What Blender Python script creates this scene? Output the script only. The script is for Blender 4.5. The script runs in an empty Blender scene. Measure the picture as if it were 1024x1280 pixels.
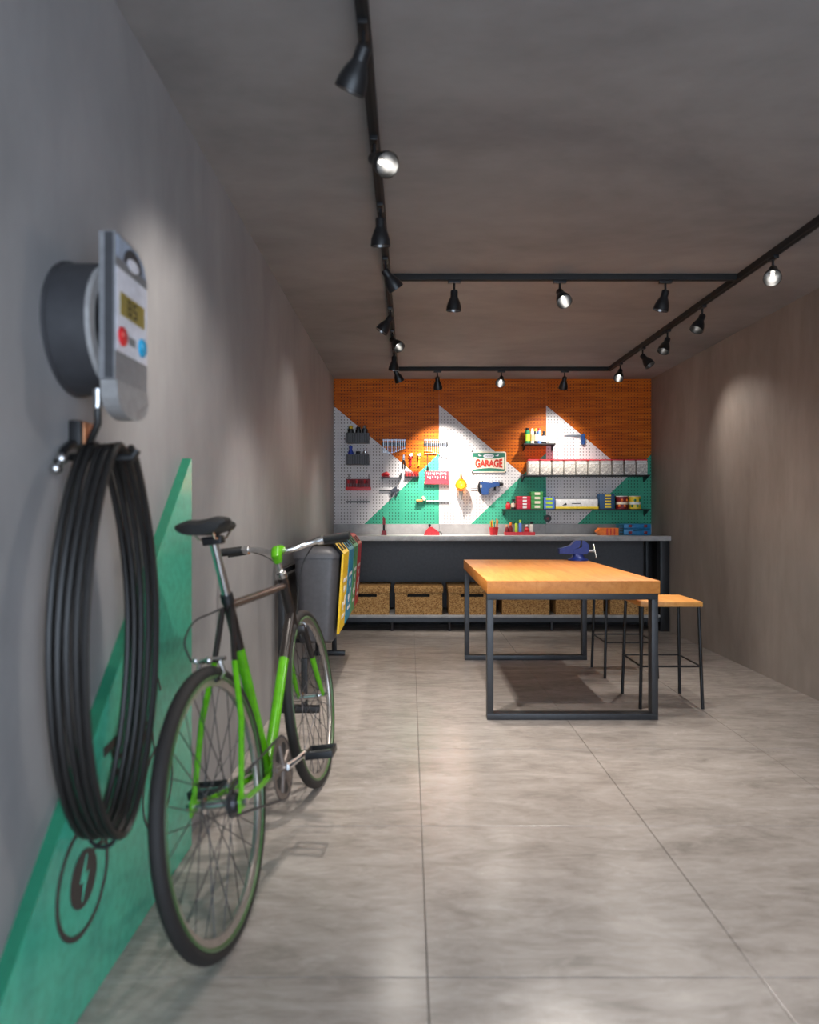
import bpy, bmesh, math, random
from mathutils import Vector, Matrix, Quaternion
random.seed(7)
PI = math.pi
scene = bpy.context.scene
COL = scene.collection

# ------------------------------------------------------------------ camera / light / exposure
CAM_H, FPX = 1.12, 869.0
cam_d = bpy.data.cameras.new('camera'); cam = bpy.data.objects.new('camera', cam_d); COL.objects.link(cam)
cam.location = (0, 0, CAM_H); cam.rotation_euler = (PI/2, 0, 0)
cam_d.sensor_fit = 'HORIZONTAL'; cam_d.sensor_width = 36; cam_d.lens = FPX/1024*36
cam_d.shift_y = -2/1024
cam_d.clip_start = .05
cam_d.dof.use_dof = True; cam_d.dof.focus_distance = 5.8; cam_d.dof.aperture_fstop = 2.6
scene.camera = cam
vs = scene.view_settings
vs.view_transform = 'Standard'; vs.look = 'None'; vs.gamma = 1; vs.use_curve_mapping = False
vs.exposure = 0.9
world = bpy.data.worlds.new('sky'); scene.world = world; world.use_nodes = True
bg = world.node_tree.nodes['Background']; bg.inputs[0].default_value = (.70, .83, 1, 1); bg.inputs[1].default_value = 3.3
SPOT_W = 35.0
SPOT_COL = (1, .93, .86)

# ------------------------------------------------------------------ materials
def srgb(r, g, b):
    f = lambda c: (c/255/12.92 if c/255 <= .04045 else ((c/255+.055)/1.055)**2.4)
    return (f(r), f(g), f(b), 1)
class NT:
    def __init__(s, name):
        s.m = bpy.data.materials.new(name); s.m.use_nodes = True
        s.t = s.m.node_tree; s.n = s.t.nodes; s.b = s.n['Principled BSDF']
    def add(s, kind, **kw):
        nd = s.n.new(kind)
        for k, v in kw.items(): setattr(nd, k, v)
        return nd
    def link(s, a, b): s.t.links.new(a, b)
    def math(s, op, a, b=None):
        nd = s.add('ShaderNodeMath', operation=op)
        for i, v in enumerate((a, b)):
            if v is None: continue
            if isinstance(v, (int, float)): nd.inputs[i].default_value = v
            else: s.link(v, nd.inputs[i])
        return nd.outputs[0]
    def coord(s, scale=(1, 1, 1), which='Object'):
        tc = s.add('ShaderNodeTexCoord'); mp = s.add('ShaderNodeMapping'); mp.inputs['Scale'].default_value = scale
        s.link(tc.outputs[which], mp.inputs[0]); return mp.outputs[0]
    def noise(s, vec, scale, detail=4, rough=.55, dist=0):
        nd = s.add('ShaderNodeTexNoise'); nd.inputs['Scale'].default_value = scale
        nd.inputs['Detail'].default_value = detail; nd.inputs['Roughness'].default_value = rough
        nd.inputs['Distortion'].default_value = dist
        s.link(vec, nd.inputs['Vector']); return nd.outputs['Fac']
    def ramp(s, fac, stops):
        r = s.add('ShaderNodeValToRGB'); e = r.color_ramp.elements
        while len(e) < len(stops): e.new(.5)
        for el, (p, c) in zip(e, stops): el.position = p; el.color = c
        s.link(fac, r.inputs[0]); return r.outputs[0]
    def mix(s, fac, a, b, mode='MIX'):
        nd = s.add('ShaderNodeMix', data_type='RGBA', blend_type=mode)
        for sock, v in ((nd.inputs[0], fac), (nd.inputs[6], a), (nd.inputs[7], b)):
            if isinstance(v, (int, float)): sock.default_value = v
            elif isinstance(v, tuple): sock.default_value = v
            else: s.link(v, sock)
        return nd.outputs[2]
    def bump(s, h, strength=.2, dist=.01):
        bp = s.add('ShaderNodeBump'); bp.inputs['Strength'].default_value = strength; bp.inputs['Distance'].default_value = dist
        s.link(h, bp.inputs['Height']); s.link(bp.outputs[0], s.b.inputs['Normal'])
MATS = {}
def mat(name, col=(128, 128, 128), rough=.5, metal=0, var=.12, nscale=40, emit=0, trans=0, coat=0):
    """plain paint / plastic / metal with a slight procedural mottling"""
    if name in MATS: return MATS[name]
    x = NT(name); c = srgb(*col)
    v = x.noise(x.coord(), nscale, 3)
    lo = tuple(max(0, q*(1-var)) for q in c[:3])+(1,); hi = tuple(min(1, q*(1+var)) for q in c[:3])+(1,)
    cc = x.ramp(v, [(.3, lo), (.7, hi)]); x.link(cc, x.b.inputs['Base Color'])
    x.b.inputs['Roughness'].default_value = rough; x.b.inputs['Metallic'].default_value = metal
    if coat: x.b.inputs['Coat Weight'].default_value = coat
    if trans: x.b.inputs['Transmission Weight'].default_value = trans
    if emit:
        x.b.inputs['Emission Color'].default_value = c; x.b.inputs['Emission Strength'].default_value = emit
    MATS[name] = x.m; return x.m
def concrete(name, dark, light, streak=(1, 1, 1), scale=1.3, rough=.6):
    x = NT(name)
    v1 = x.noise(x.coord(streak), scale, 6, .6, .6); v2 = x.noise(x.coord(tuple(q*1.0 for q in streak)), scale*7, 5, .6)
    f = x.math('ADD', x.math('MULTIPLY', v1, .72), x.math('MULTIPLY', v2, .28))
    x.link(x.ramp(f, [(.34, srgb(*dark)), (.66, srgb(*light))]), x.b.inputs['Base Color'])
    rr = x.math('ADD', x.math('MULTIPLY', v2, .2), rough-.1); x.link(rr, x.b.inputs['Roughness'])
    x.bump(f, .12, .01)
    MATS[name] = x.m; return x.m
concrete('wall_left_plaster', (128, 127, 128), (160, 158, 158), (1, .8, .35), 1.6, .55)
concrete('wall_right_plaster', (122, 112, 105), (154, 143, 134), (1, 1, .35), 1.6, .6)
concrete('ceiling_plaster', (112, 110, 111), (146, 143, 142), (.6, 1, 1), 1.1, .7)
concrete('grout', (122, 114, 108), (138, 129, 122), (1, 1, 1), 8, .8)
concrete('worktop_stone', (150, 148, 147), (190, 188, 186), (1, 1, 1), 6, .35)
concrete('upstand_stone', (140, 137, 135), (172, 169, 166), (1, 1, 1), 4, .35)
def floor_tile_mat():
    x = NT('floor_stone')
    tc = x.add('ShaderNodeTexCoord'); oi = x.add('ShaderNodeObjectInfo')
    off = x.add('ShaderNodeVectorMath', operation='ADD')
    sc = x.add('ShaderNodeVectorMath', operation='SCALE'); sc.inputs['Scale'].default_value = 1
    x.link(tc.outputs['Object'], off.inputs[0]); x.link(oi.outputs['Location'], sc.inputs[0]); x.link(sc.outputs[0], off.inputs[1])
    mp = x.add('ShaderNodeMapping'); mp.inputs['Scale'].default_value = (.85, 2.6, 1); mp.inputs['Rotation'].default_value = (0, 0, .3)
    x.link(off.outputs[0], mp.inputs[0])
    v1 = x.noise(mp.outputs[0], 2.2, 8, .62, 1.2); v2 = x.noise(mp.outputs[0], 9, 8, .65, 1.5); v3 = x.noise(mp.outputs[0], 3.1, 6, .6, 2.2)
    f = x.math('ADD', x.math('MULTIPLY', v1, .6), x.math('MULTIPLY', v2, .4))
    base = x.ramp(f, [(.32, srgb(126, 118, 111)), (.5, srgb(156, 148, 141)), (.68, srgb(178, 170, 163))])
    vein = x.ramp(x.math('ABSOLUTE', x.math('SUBTRACT', v3, .5)), [(0, (1, 1, 1, 1)), (.012, (.15, .15, .15, 1)), (.03, (0, 0, 0, 1))])
    veinf = x.math('MULTIPLY', vein, x.math('MULTIPLY', v2, .32))
    x.link(x.mix(veinf, base, srgb(196, 188, 180)), x.b.inputs['Base Color'])
    x.link(x.math('ADD', x.math('MULTIPLY', v2, .10), .20), x.b.inputs['Roughness'])
    x.b.inputs['Specular IOR Level'].default_value = .5
    x.bump(f, .06, .004)
    MATS['floor_stone'] = x.m
floor_tile_mat()
def wood(name, stops, grain=(1, 12, 12), scale=2.2, rough=.38, bump=.05):
    x = NT(name)
    v = x.noise(x.coord(grain), scale, 6, .6, .8); v2 = x.noise(x.coord(tuple(g*2.5 for g in grain)), scale*3, 4, .6)
    f = x.math('ADD', x.math('MULTIPLY', v, .7), x.math('MULTIPLY', v2, .3))
    x.link(x.ramp(f, [(p, srgb(*c)) for p, c in stops]), x.b.inputs['Base Color'])
    x.b.inputs['Roughness'].default_value = rough; x.bump(f, bump, .004)
    MATS[name] = x.m
wood('table_wood', [(.3, (182, 106, 36)), (.5, (206, 130, 54)), (.7, (216, 146, 72))], (12, .9, 12), 2.2, .48)
wood('stool_wood', [(.3, (196, 124, 52)), (.5, (216, 150, 74)), (.7, (226, 166, 94))], (10, 1, 10))
def osb():
    x = NT('chipboard')
    vo = x.add('ShaderNodeTexVoronoi'); vo.inputs['Scale'].default_value = 95
    x.link(x.coord((1, 1, 1.4)), vo.inputs['Vector'])
    n = x.noise(x.coord(), 60, 4)
    sp = x.add('ShaderNodeSeparateColor'); x.link(vo.outputs['Color'], sp.inputs[0])
    f = x.math('ADD', x.math('MULTIPLY', sp.outputs[0], .65), x.math('MULTIPLY', n, .35))
    x.link(x.ramp(f, [(.15, srgb(120, 80, 38)), (.4, srgb(172, 126, 70)), (.62, srgb(206, 164, 104)), (.85, srgb(150, 102, 50))]), x.b.inputs['Base Color'])
    x.b.inputs['Roughness'].default_value = .8; x.bump(f, .3, .004); MATS['chipboard'] = x.m
osb()
def pegboard():
    """three printed panels of one design: wood veneer above, white and green wedges below, drilled on a square grid"""
    x = NT('pegboard_print')
    tc = x.add('ShaderNodeTexCoord'); sp = x.add('ShaderNodeSeparateXYZ'); x.link(tc.outputs['Object'], sp.inputs[0])
    u, z = sp.outputs['X'], sp.outputs['Z']            # local: u from panel's left edge, z up from panel's bottom edge
    k = 6.93/869
    line1 = x.math('ADD', x.math('MULTIPLY', u, -.835), 148*k)           # falls from the panel's left edge
    line2 = x.math('ADD', x.math('MULTIPLY', u, .945), -39*k*.945)      # rises to the right edge
    above1 = x.math('GREATER_THAN', z, line1); below2 = x.math('LESS_THAN', z, line2)
    g = x.coord((1.2, 1, 34)); gr = x.noise(g, 3.0, 6, .62, .4); gb = x.noise(x.coord((.6, 1, 7)), 2.5, 3)
    gf = x.math('ADD', x.math('MULTIPLY', gr, .6), x.math('MULTIPLY', gb, .4))
    woodc = x.ramp(gf, [(.34, srgb(136, 58, 6)), (.5, srgb(188, 92, 10)), (.66, srgb(218, 120, 20))])
    nz = x.noise(x.coord(), 6, 3)
    white = x.ramp(nz, [(.3, srgb(206, 203, 203)), (.7, srgb(216, 213, 212))])
    green = x.ramp(nz, [(.3, srgb(62, 158, 128)), (.7, srgb(72, 170, 138))])
    c = x.mix(above1, white, woodc); c = x.mix(below2, c, green)
    p = .0319
    fx = x.math('SUBTRACT', x.math('FRACT', x.math('DIVIDE', u, p)), .5); fz = x.math('SUBTRACT', x.math('FRACT', x.math('DIVIDE', z, p)), .5)
    d = x.math('SQRT', x.math('ADD', x.math('MULTIPLY', fx, fx), x.math('MULTIPLY', fz, fz)))
    hole = x.math('LESS_THAN', d, .155)
    c = x.mix(hole, c, srgb(22, 18, 16))
    x.link(c, x.b.inputs['Base Color']); x.b.inputs['Roughness'].default_value = .5; x.b.inputs['Specular IOR Level'].default_value = .2
    x.bump(x.math('SUBTRACT', 1.0, hole), .5, .006)
    MATS['pegboard_print'] = x.m
pegboard()
for nm, c, r, me in [('black_metal', (26, 26, 28), .42, .3), ('black_satin', (24, 24, 26), .4, 0), ('black_matte', (20, 20, 21), .7, 0), ('black_rubber', (26, 25, 25), .65, 0),
                     ('dark_panel', (76, 74, 76), .5, 0), ('leg_grey', (50, 51, 54), .4, .2), ('chrome', (205, 205, 205), .18, 1), ('steel', (165, 165, 168), .32, 1),
                     ('dark_steel', (74, 74, 78), .4, .8), ('charger_grey', (122, 122, 124), .42, 0), ('charger_dark', (54, 54, 57), .5, 0), ('charger_light', (142, 140, 139), .5, 0),
                     ('label_white', (214, 214, 222), .45, 0), ('label_blue', (150, 162, 180), .45, 0), ('lcd_olive', (150, 132, 62), .35, 0), ('lcd_digit', (34, 30, 18), .5, 0),
                     ('button_red', (206, 40, 44), .3, 0), ('button_cyan', (30, 160, 206), .3, 0), ('copper', (190, 132, 96), .3, .9), ('cable_black', (24, 22, 21), .45, 0), ('tyre_black', (28, 25, 24), .7, 0),
                     ('frame_green', (88, 164, 16), .22, 0), ('frame_black', (44, 38, 36), .28, .2), ('frame_bronze', (92, 78, 72), .25, .5), ('rim_grey', (176, 168, 162), .3, .8), ('chainring_grey', (112, 102, 96), .4, .6), ('rim_green', (62, 92, 50), .35, 0),
                     ('bin_grey', (72, 71, 74), .42, 0), ('bin_yellow', (226, 184, 20), .4, 0), ('bin_blue', (24, 132, 170), .4, 0), ('bin_green', (78, 152, 98), .4, 0), ('bin_red', (188, 26, 42), .4, 0),
                     ('wall_green', (74, 178, 148), .2, 0), ('wall_green_shaded', (34, 118, 88), .4, 0), ('pictogram_dark', (62, 54, 50), .6, 0),
                     ('red_paint', (206, 36, 44), .4, 0), ('dark_red', (120, 20, 28), .45, 0), ('bright_red', (232, 58, 70), .45, 0), ('yellow_paint', (230, 200, 50), .45, 0), ('green_paint', (40, 130, 84), .45, 0),
                     ('blue_paint', (40, 70, 170), .45, 0), ('vise_blue', (28, 46, 116), .35, .2), ('drill_blue', (24, 62, 120), .4, 0), ('white_paint', (232, 230, 226), .5, 0), ('cream', (232, 220, 196), .5, 0),
                     ('orange_paint', (236, 120, 30), .45, 0), ('toolbox_blue', (20, 116, 168), .4, 0), ('toolbox_teal', (18, 92, 116), .4, 0), ('box_red', (200, 34, 58), .5, 0), ('box_green', (70, 150, 76), .5, 0), ('box_blue', (92, 132, 216), .5, 0),
                     ('navy_box', (34, 72, 110), .5, 0), ('wood_handle', (206, 150, 92), .5, 0), ('brush_hair', (196, 184, 160), .8, 0), ('shelf_black', (34, 32, 33), .5, 0), ('plastic_white', (226, 222, 212), .35, 0),
                     ('sign_green', (34, 110, 86), .45, 0), ('sign_red', (204, 56, 34), .45, 0), ('hole_black', (9, 9, 9), .8, 0), ('lime', (180, 214, 60), .5, 0), ('skin_tan', (220, 160, 120), .5, 0)]:
    mat(nm, c, r, me)
mat('reflector', (130, 130, 130), .3, 1)
x = NT('bulb_glow'); x.b.inputs['Base Color'].default_value = (1, 1, 1, 1); x.b.inputs['Emission Color'].default_value = (1, .95, .88, 1); x.b.inputs['Emission Strength'].default_value = 4; MATS['bulb_glow'] = x.m
x = NT('amber_glass'); x.b.inputs['Base Color'].default_value = srgb(240, 160, 20); x.b.inputs['Roughness'].default_value = .12; x.b.inputs['Transmission Weight'].default_value = .75
x.link(x.ramp(x.noise(x.coord(), 9, 2), [(.3, srgb(232, 140, 10)), (.7, srgb(250, 180, 40))]), x.b.inputs['Base Color']); MATS['amber_glass'] = x.m
x = NT('amber_glow'); x.b.inputs['Emission Color'].default_value = srgb(255, 190, 70); x.b.inputs['Emission Strength'].default_value = 6; MATS['amber_glow'] = x.m
def speckle(name, base, dots, scale):
    x = NT(name); vo = x.add('ShaderNodeTexVoronoi'); vo.inputs['Scale'].default_value = scale; x.link(x.coord(), vo.inputs['Vector'])
    sp = x.add('ShaderNodeSeparateColor'); x.link(vo.outputs['Color'], sp.inputs[0])
    x.link(x.ramp(sp.outputs[0], [(.3, srgb(*base)), (.75, srgb(*dots))]), x.b.inputs['Base Color']); x.b.inputs['Roughness'].default_value = .4; MATS[name] = x.m
speckle('screw_fill', (226, 220, 208), (168, 160, 152), 150)

# ------------------------------------------------------------------ mesh helpers
class MB:
    def __init__(s): s.bm = bmesh.new()
    def _face(s, vs):
        try: s.bm.faces.new(vs)
        except ValueError: pass
    def box(s, x0, x1, y0, y1, z0, z1, bev=0):
        r = bmesh.ops.create_cube(s.bm, size=1)
        bmesh.ops.scale(s.bm, vec=(abs(x1-x0), abs(y1-y0), abs(z1-z0)), verts=r['verts'])
        bmesh.ops.translate(s.bm, vec=((x0+x1)/2, (y0+y1)/2, (z0+z1)/2), verts=r['verts'])
        if bev:
            es = {e for v in r['verts'] for e in v.link_edges}
            bmesh.ops.bevel(s.bm, geom=list(es), offset=bev, segments=2, affect='EDGES', profile=.6)
        return s
    def tube(s, pts, r, n=10, closed=False, cap=True):
        pts = [Vector(p) for p in pts]; m = len(pts); rs = r if isinstance(r, (list, tuple)) else [r]*m
        tang = []
        for i in range(m):
            a = pts[(i-1) % m] if (closed or i > 0) else pts[i]; b = pts[(i+1) % m] if (closed or i < m-1) else pts[i]
            tang.append((b-a).normalized())
        ref = Vector((0, 0, 1)) if abs(tang[0].z) < .9 else Vector((1, 0, 0))
        nrm = tang[0].cross(ref).normalized(); rings = []
        for i in range(m):
            if i: 
                q = tang[i-1].rotation_difference(tang[i]); nrm = q @ nrm
            nrm = (nrm - tang[i]*nrm.dot(tang[i])).normalized(); bn = tang[i].cross(nrm)
            rings.append([s.bm.verts.new(pts[i]+(nrm*math.cos(2*PI*k/n)+bn*math.sin(2*PI*k/n))*rs[i]) for k in range(n)])
        for i in range(m if closed else m-1):
            A, B = rings[i], rings[(i+1) % m]
            for k in range(n): s._face((A[k], A[(k+1) % n], B[(k+1) % n], B[k]))
        if cap and not closed: s._face(rings[0][::-1]); s._face(rings[-1])
        return s
    def cyl(s, a, b, r, n=16, r2=None): return s.tube([a, b], [r, r if r2 is None else r2], n)
    def lathe(s, prof, M=None, n=24, closed_prof=False):
        """profile of (radius, height) about local Z, placed by matrix M"""
        M = M or Matrix(); rings = []
        for (r, z) in prof:
            if r < 1e-6: rings.append([s.bm.verts.new(M @ Vector((0, 0, z)))])
            else: rings.append([s.bm.verts.new(M @ Vector((r*math.cos(2*PI*k/n), r*math.sin(2*PI*k/n), z))) for k in range(n)])
        L = len(rings)
        for i in range(L if closed_prof else L-1):
            A, B = rings[i], rings[(i+1) % L]
            for k in range(n):
                a, a2, b, b2 = A[k % len(A)], A[(k+1) % len(A)], B[k % len(B)], B[(k+1) % len(B)]
                vs_ = []
                for v in (a, a2, b2, b):
                    if v not in vs_: vs_.append(v)
                if len(vs_) > 2: s._face(vs_)
        return s
    def prism(s, poly, axis, lo, hi, bev=0):
        """extrude a 2-D outline; axis X: poly=(y,z), Y: poly=(x,z), Z: poly=(x,y)"""
        f = {'X': lambda p, t: (t, p[0], p[1]), 'Y': lambda p, t: (p[0], t, p[1]), 'Z': lambda p, t: (p[0], p[1], t)}[axis]
        A = [s.bm.verts.new(f(p, lo)) for p in poly]; B = [s.bm.verts.new(f(p, hi)) for p in poly]; n = len(poly)
        f0 = s.bm.faces.new(A); f1 = s.bm.faces.new(B[::-1])
        for i in range(n): s._face((A[i], B[i], B[(i+1) % n], A[(i+1) % n]))
        return s
    def ball(s, c, r, sc=(1, 1, 1), n=16):
        q = bmesh.ops.create_uvsphere(s.bm, u_segments=n, v_segments=max(6, n//2), radius=r)
        bmesh.ops.scale(s.bm, vec=sc, verts=q['verts']); bmesh.ops.translate(s.bm, vec=c, verts=q['verts']); return s
    def torus(s, R, r, M=None, n=64, m=10, sc=(1, 1)):
        M = M or Matrix()
        return s.lathe([(R+r*sc[0]*math.cos(2*PI*k/m), r*sc[1]*math.sin(2*PI*k/m)) for k in range(m)], M, n, True)
def smooth_path(pts, n=6):
    P = [Vector(p) for p in pts]; out = []
    for i in range(len(P)-1):
        a, b, c, d = P[max(i-1, 0)], P[i], P[i+1], P[min(i+2, len(P)-1)]
        for k in range(n):
            t = k/n; out.append(.5*((2*b)+(c-a)*t+(2*a-5*b+4*c-d)*t*t+(3*b-a-3*c+d)*t**3))
    return out+[P[-1]]
def root_loc(p):
    while p.parent: p = p.parent
    return p.location
def obj(name, mb, m, parent=None, local=False, smooth=35):
    bmesh.ops.recalc_face_normals(mb.bm, faces=mb.bm.faces[:])
    me = bpy.data.meshes.new(name); mb.bm.to_mesh(me); mb.bm.free()
    me.materials.append(MATS[m])
    if smooth:
        for p in me.polygons: p.use_smooth = True
        me.set_sharp_from_angle(angle=math.radians(smooth))
    o = bpy.data.objects.new(name, me); COL.objects.link(o)
    if parent:
        o.parent = parent
        if not local: me.transform(Matrix.Translation(-Vector(root_loc(parent))))
    return o
def thing(name, label, cat, loc=(0, 0, 0), group=None):
    o = bpy.data.objects.new(name, None); COL.objects.link(o); o.empty_display_size = .05; o.location = loc
    return tag(o, label, cat, group)
def tag(o, label, cat, group=None):
    o['label'] = label; o['category'] = cat
    if group: o['group'] = group
    return o
def struct(name, mb, m, label=None, cat=None, smooth=0):
    o = obj(name, mb, m, smooth=smooth); o['kind'] = 'structure'
    if label: o['label'] = label; o['category'] = cat
    return o
def copy_tree(o, parent=None):
    c = o.copy(); COL.objects.link(c); c.parent = parent
    for ch in list(o.children): copy_tree(ch, c)
    return c
def origin_to(o, loc):
    """shift a top-level mesh's origin to its base"""
    o.data.transform(Matrix.Translation(-Vector(loc))); o.location = loc; return o
def single(name, mb, m, label, cat, loc, group=None, smooth=35):
    o = obj(name, mb, m, smooth=smooth); origin_to(o, loc); return tag(o, label, cat, group)
def text_mesh(body, width, height, depth):
    cu = bpy.data.curves.new('lettering', 'FONT'); cu.body = body; cu.extrude = .5; cu.offset = .045
    t = bpy.data.objects.new('lettering', cu); COL.objects.link(t)
    me = bpy.data.meshes.new_from_object(t.evaluated_get(bpy.context.evaluated_depsgraph_get()))
    bpy.data.objects.remove(t); bpy.data.curves.remove(cu)
    xs = [v.co.x for v in me.vertices]; ys = [v.co.y for v in me.vertices]
    w, h = max(xs)-min(xs), max(ys)-min(ys); x0, y0 = min(xs), min(ys)
    for v in me.vertices: v.co = ((v.co.x-x0)/w*width, v.co.z*depth, (v.co.y-y0)/h*height)
    return me
def at(px, py, Y): return ((px-512)*Y/FPX, CAM_H-(py-638)*Y/FPX)

# ------------------------------------------------------------------ room
XL, XR, YB, YF, ZC = -.757, 2.41, 6.94, -1.533, 2.43
PEG = 6.925
K = PEG/FPX
floor = struct('floor', MB().box(XL-.1, XR+.1, YF-.1, YB+.1, -.12, -.008), 'grout', 'large pale grey stone tile floor', 'floor')
xs = [-.757, .043, .843, 1.643, XR]; ys = [YF]+[1.667+.8*k for k in range(-3, 7)]+[YB]
for i in range(4):
    for j in range(len(ys)-1):
        w, l = xs[i+1]-xs[i]-.0024, ys[j+1]-ys[j]-.0024
        o = obj('tile', MB().box(-w/2, w/2, -l/2, l/2, -.012, 0, .0015), 'floor_stone', smooth=0)
        o.location = ((xs[i]+xs[i+1])/2, (ys[j]+ys[j+1])/2, 0); o.parent = floor
struct('ceiling', MB().box(XL-.1, XR+.1, YF-.1, YB+.1, ZC, ZC+.1), 'ceiling_plaster', 'grey burnished plaster ceiling', 'ceiling')
wl = struct('wall_left', MB().box(XL-.1, XL, YF-.1, YB+.1, -.02, ZC), 'wall_left_plaster', 'grey burnished plaster wall with green triangle', 'wall')
struct('wall_right', MB().box(XR, XR+.1, YF-.1, YB+.1, -.02, ZC), 'wall_right_plaster', 'bare warm grey plaster wall beside the stools', 'wall')
wb = struct('wall_back', MB().box(XL, XR, YB, YB+.1, -.02, ZC), 'wall_right_plaster', 'end wall covered with printed pegboard', 'wall')
zb = CAM_H-(655-638)*K
edges = [XL, (549-512)*K, (683-512)*K, XR]
for i in range(3):
    u0 = (416.5+133.4*i-512)*K
    o = obj('pegboard_panel', MB().box(edges[i]-u0+.0008, edges[i+1]-u0-.0008, 0, YB-PEG, 0, ZC-zb), 'pegboard_print', smooth=0)
    o.location = (u0, PEG, zb); o.parent = wb
for i in range(6):
    a = XL+(XR-XL)*i/6; b = XL+(XR-XL)*(i+1)/6
    o = obj('upstand_slab', MB().box(a+.001, b-.001, PEG-.012, YB, .886, zb-.001, .001), 'upstand_stone', smooth=0); o.parent = wb
# raised green triangular panel on the left wall
TP = .03
def wallpt(px, py, x=XL):
    Y = x*FPX/(px-512); return (Y, CAM_H-(py-638)*Y/FPX)
a0 = wallpt(228, 573); a1 = wallpt(0, 1200)
sl = (a0[1]-a1[1])/(a0[0]-a1[0]); yb0 = a0[0]-(a0[1]-.002)/sl
gp = thing('wall_panel', 'raised glossy green triangular panel on the grey wall', 'wall panel', (XL, 1.9, 0))
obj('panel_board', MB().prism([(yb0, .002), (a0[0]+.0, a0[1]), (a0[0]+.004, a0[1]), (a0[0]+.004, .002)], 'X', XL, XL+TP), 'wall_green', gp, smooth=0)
bo = gp.children[0].data; bo.materials.append(MATS['wall_green_shaded'])
for f_ in bo.polygons: f_.material_index = 0 if abs(f_.normal.x) > .9 else 1  # edges coloured darker than the face, painting in the gloss and shade contrast

# ------------------------------------------------------------------ ceiling track and spotlights
ZT = ZC-.004
TX0, TX1, TY1, TY2 = -.122, 1.83, 3.86, 6.36
tr = thing('ceiling_track', 'black rectangular lighting track loop on the ceiling', 'lighting track', (TX0, TY1, ZC))
def rail(x0, x1, y0, y1): 
    return MB().box(x0, x1, y0, y1, ZC-.034, ZC, .002)
for nm, a in [('rail', (TX0-.017, TX0+.017, -1.2, TY2+.017)), ('rail', (TX1-.017, TX1+.017, -1.2, TY2+.017)),
              ('rail', (TX0+.018, TX1-.018, TY1-.017, TY1+.017)), ('rail', (TX0+.018, TX1-.018, TY2-.017, TY2+.017))]:
    o = obj(nm, rail(*a), 'black_matte', tr)
    x0, x1, y0, y1 = a
    if x1-x0 < .1: obj('conductor_slot', MB().box(x0+.011, x1-.011, y0+.02, y1-.02, ZC-.0352, ZC-.033), 'hole_black', o)
    else: obj('conductor_slot', MB().box(x0+.02, x1-.02, y0+.011, y1-.011, ZC-.0352, ZC-.033), 'hole_black', o)
ld_cache = {}
def spot(px, py, axis, aim, label, power=1.0, ang=88, tpos=None):
    """axis: 'L','R' rails run along Y, 'M','B' run along X; aim = direction of the beam"""
    if axis == 'L': X, Y = TX0, (ZC-.13-CAM_H)*FPX/(638-py)
    elif axis == 'R': X, Y = TX1, (ZC-.13-CAM_H)*FPX/(638-py)
    else:
        Y = TY1 if axis == 'M' else TY2; X = (px-512)*Y/FPX
    if tpos: Y = tpos
    t = thing('track_spotlight', label, 'spotlight', (X, Y, ZC-.034), 'spotlights on the ceiling track')
    L = .045
    bx = MB(); bx.box(-.013, .013, -.035, .035, -.016, -.0005, .002) if axis in 'LR' else bx.box(-.035, .035, -.013, .013, -.016, -.0005, .002)
    obj('adapter', bx, 'black_satin', t, local=True)
    st = MB().cyl((0, 0, -.014), (0, 0, -L-.012), .006, 10); st.ball((0, 0, -L-.014), .010, n=10)
    obj('stem', st, 'black_metal', t, local=True)
    dr = Vector(aim).normalized()
    q = Vector((0, 0, -1)).rotation_difference(dr)
    h = MB().lathe([(0, .010), (.018, .010), (.0205, .005), (.0205, -.024), (.0225, -.030), (.033, -.052), (.040, -.076), (.0425, -.100), (.041, -.101), (.038, -.076), (.031, -.053), (.019, -.036), (0, -.036)], n=28)
    ho = obj('housing', h, 'black_satin', t, local=True); ho.location = (0, 0, -L-.02); ho.rotation_mode = 'QUATERNION'; ho.rotation_quaternion = q
    obj('reflector', MB().lathe([(.0402, -.0985), (.0372, -.076), (.0302, -.054), (.014, -.040), (0, -.039)], n=28), 'reflector', ho, local=True)
    obj('bulb', MB().ball((0, 0, -.058), .009, (1, 1, 1.3), 12), 'bulb_glow', ho, local=True)
    ld = bpy.data.lights.new('spot_beam', 'SPOT'); ld.energy = SPOT_W*power; ld.color = SPOT_COL
    ld.spot_size = math.radians(ang); ld.spot_blend = 1.0; ld.shadow_soft_size = .022
    lo = bpy.data.objects.new('spot_beam', ld); COL.objects.link(lo); lo.parent = ho; lo.location = (0, 0, -.104)
    return t
gm, bw = 'on the track along the green-triangle wall', 'on the track along the bare wall'
od = ['nearest', 'second', 'third', 'fourth', 'fifth', 'sixth', 'seventh', 'eighth']
Ls = [(448, 78, (-.4, .38, -.85)), (470, 210, (.45, -.62, -.5)), (475, 285, (0, .22, -.95)), (478, 347, (.55, .35, -.8)),
      (484, 404, (-.5, .0, -.75)), (491, 430, (.45, -.45, -.6)), (491, 452, (-.05, .1, -1)), (494, 468, (.35, .35, -.8))]
for i, (a, b, d) in enumerate(Ls):
    n_ = len(Ls)-1-i
    spot(a, b, 'L', d, power=(.8, 1.6, 2.2, 1.1, .15, 1, 1, .8)[i], label= 'black bell spotlight, %s to the pegboard %s' % (od[n_]+('' if n_ == 0 else ' nearest'), gm))
Rs = [(961, 345, (-.35, -.62, -.6)), (877, 402, (-.4, -.15, -.8)), (837, 430, (-.35, -.2, -.8)), (803, 450, (.42, -.35, -.75)), (773, 468, (-.3, -.5, -.7))]
for i, (a, b, d) in enumerate(Rs):
    n_ = len(Rs)-1-i
    spot(a, b, 'R', d, power=(1.2, .9, .9, .4, .12)[i], label= 'black bell spotlight, %s to the pegboard %s' % (od[n_]+('' if n_ == 0 else ' nearest'), bw))
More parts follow.
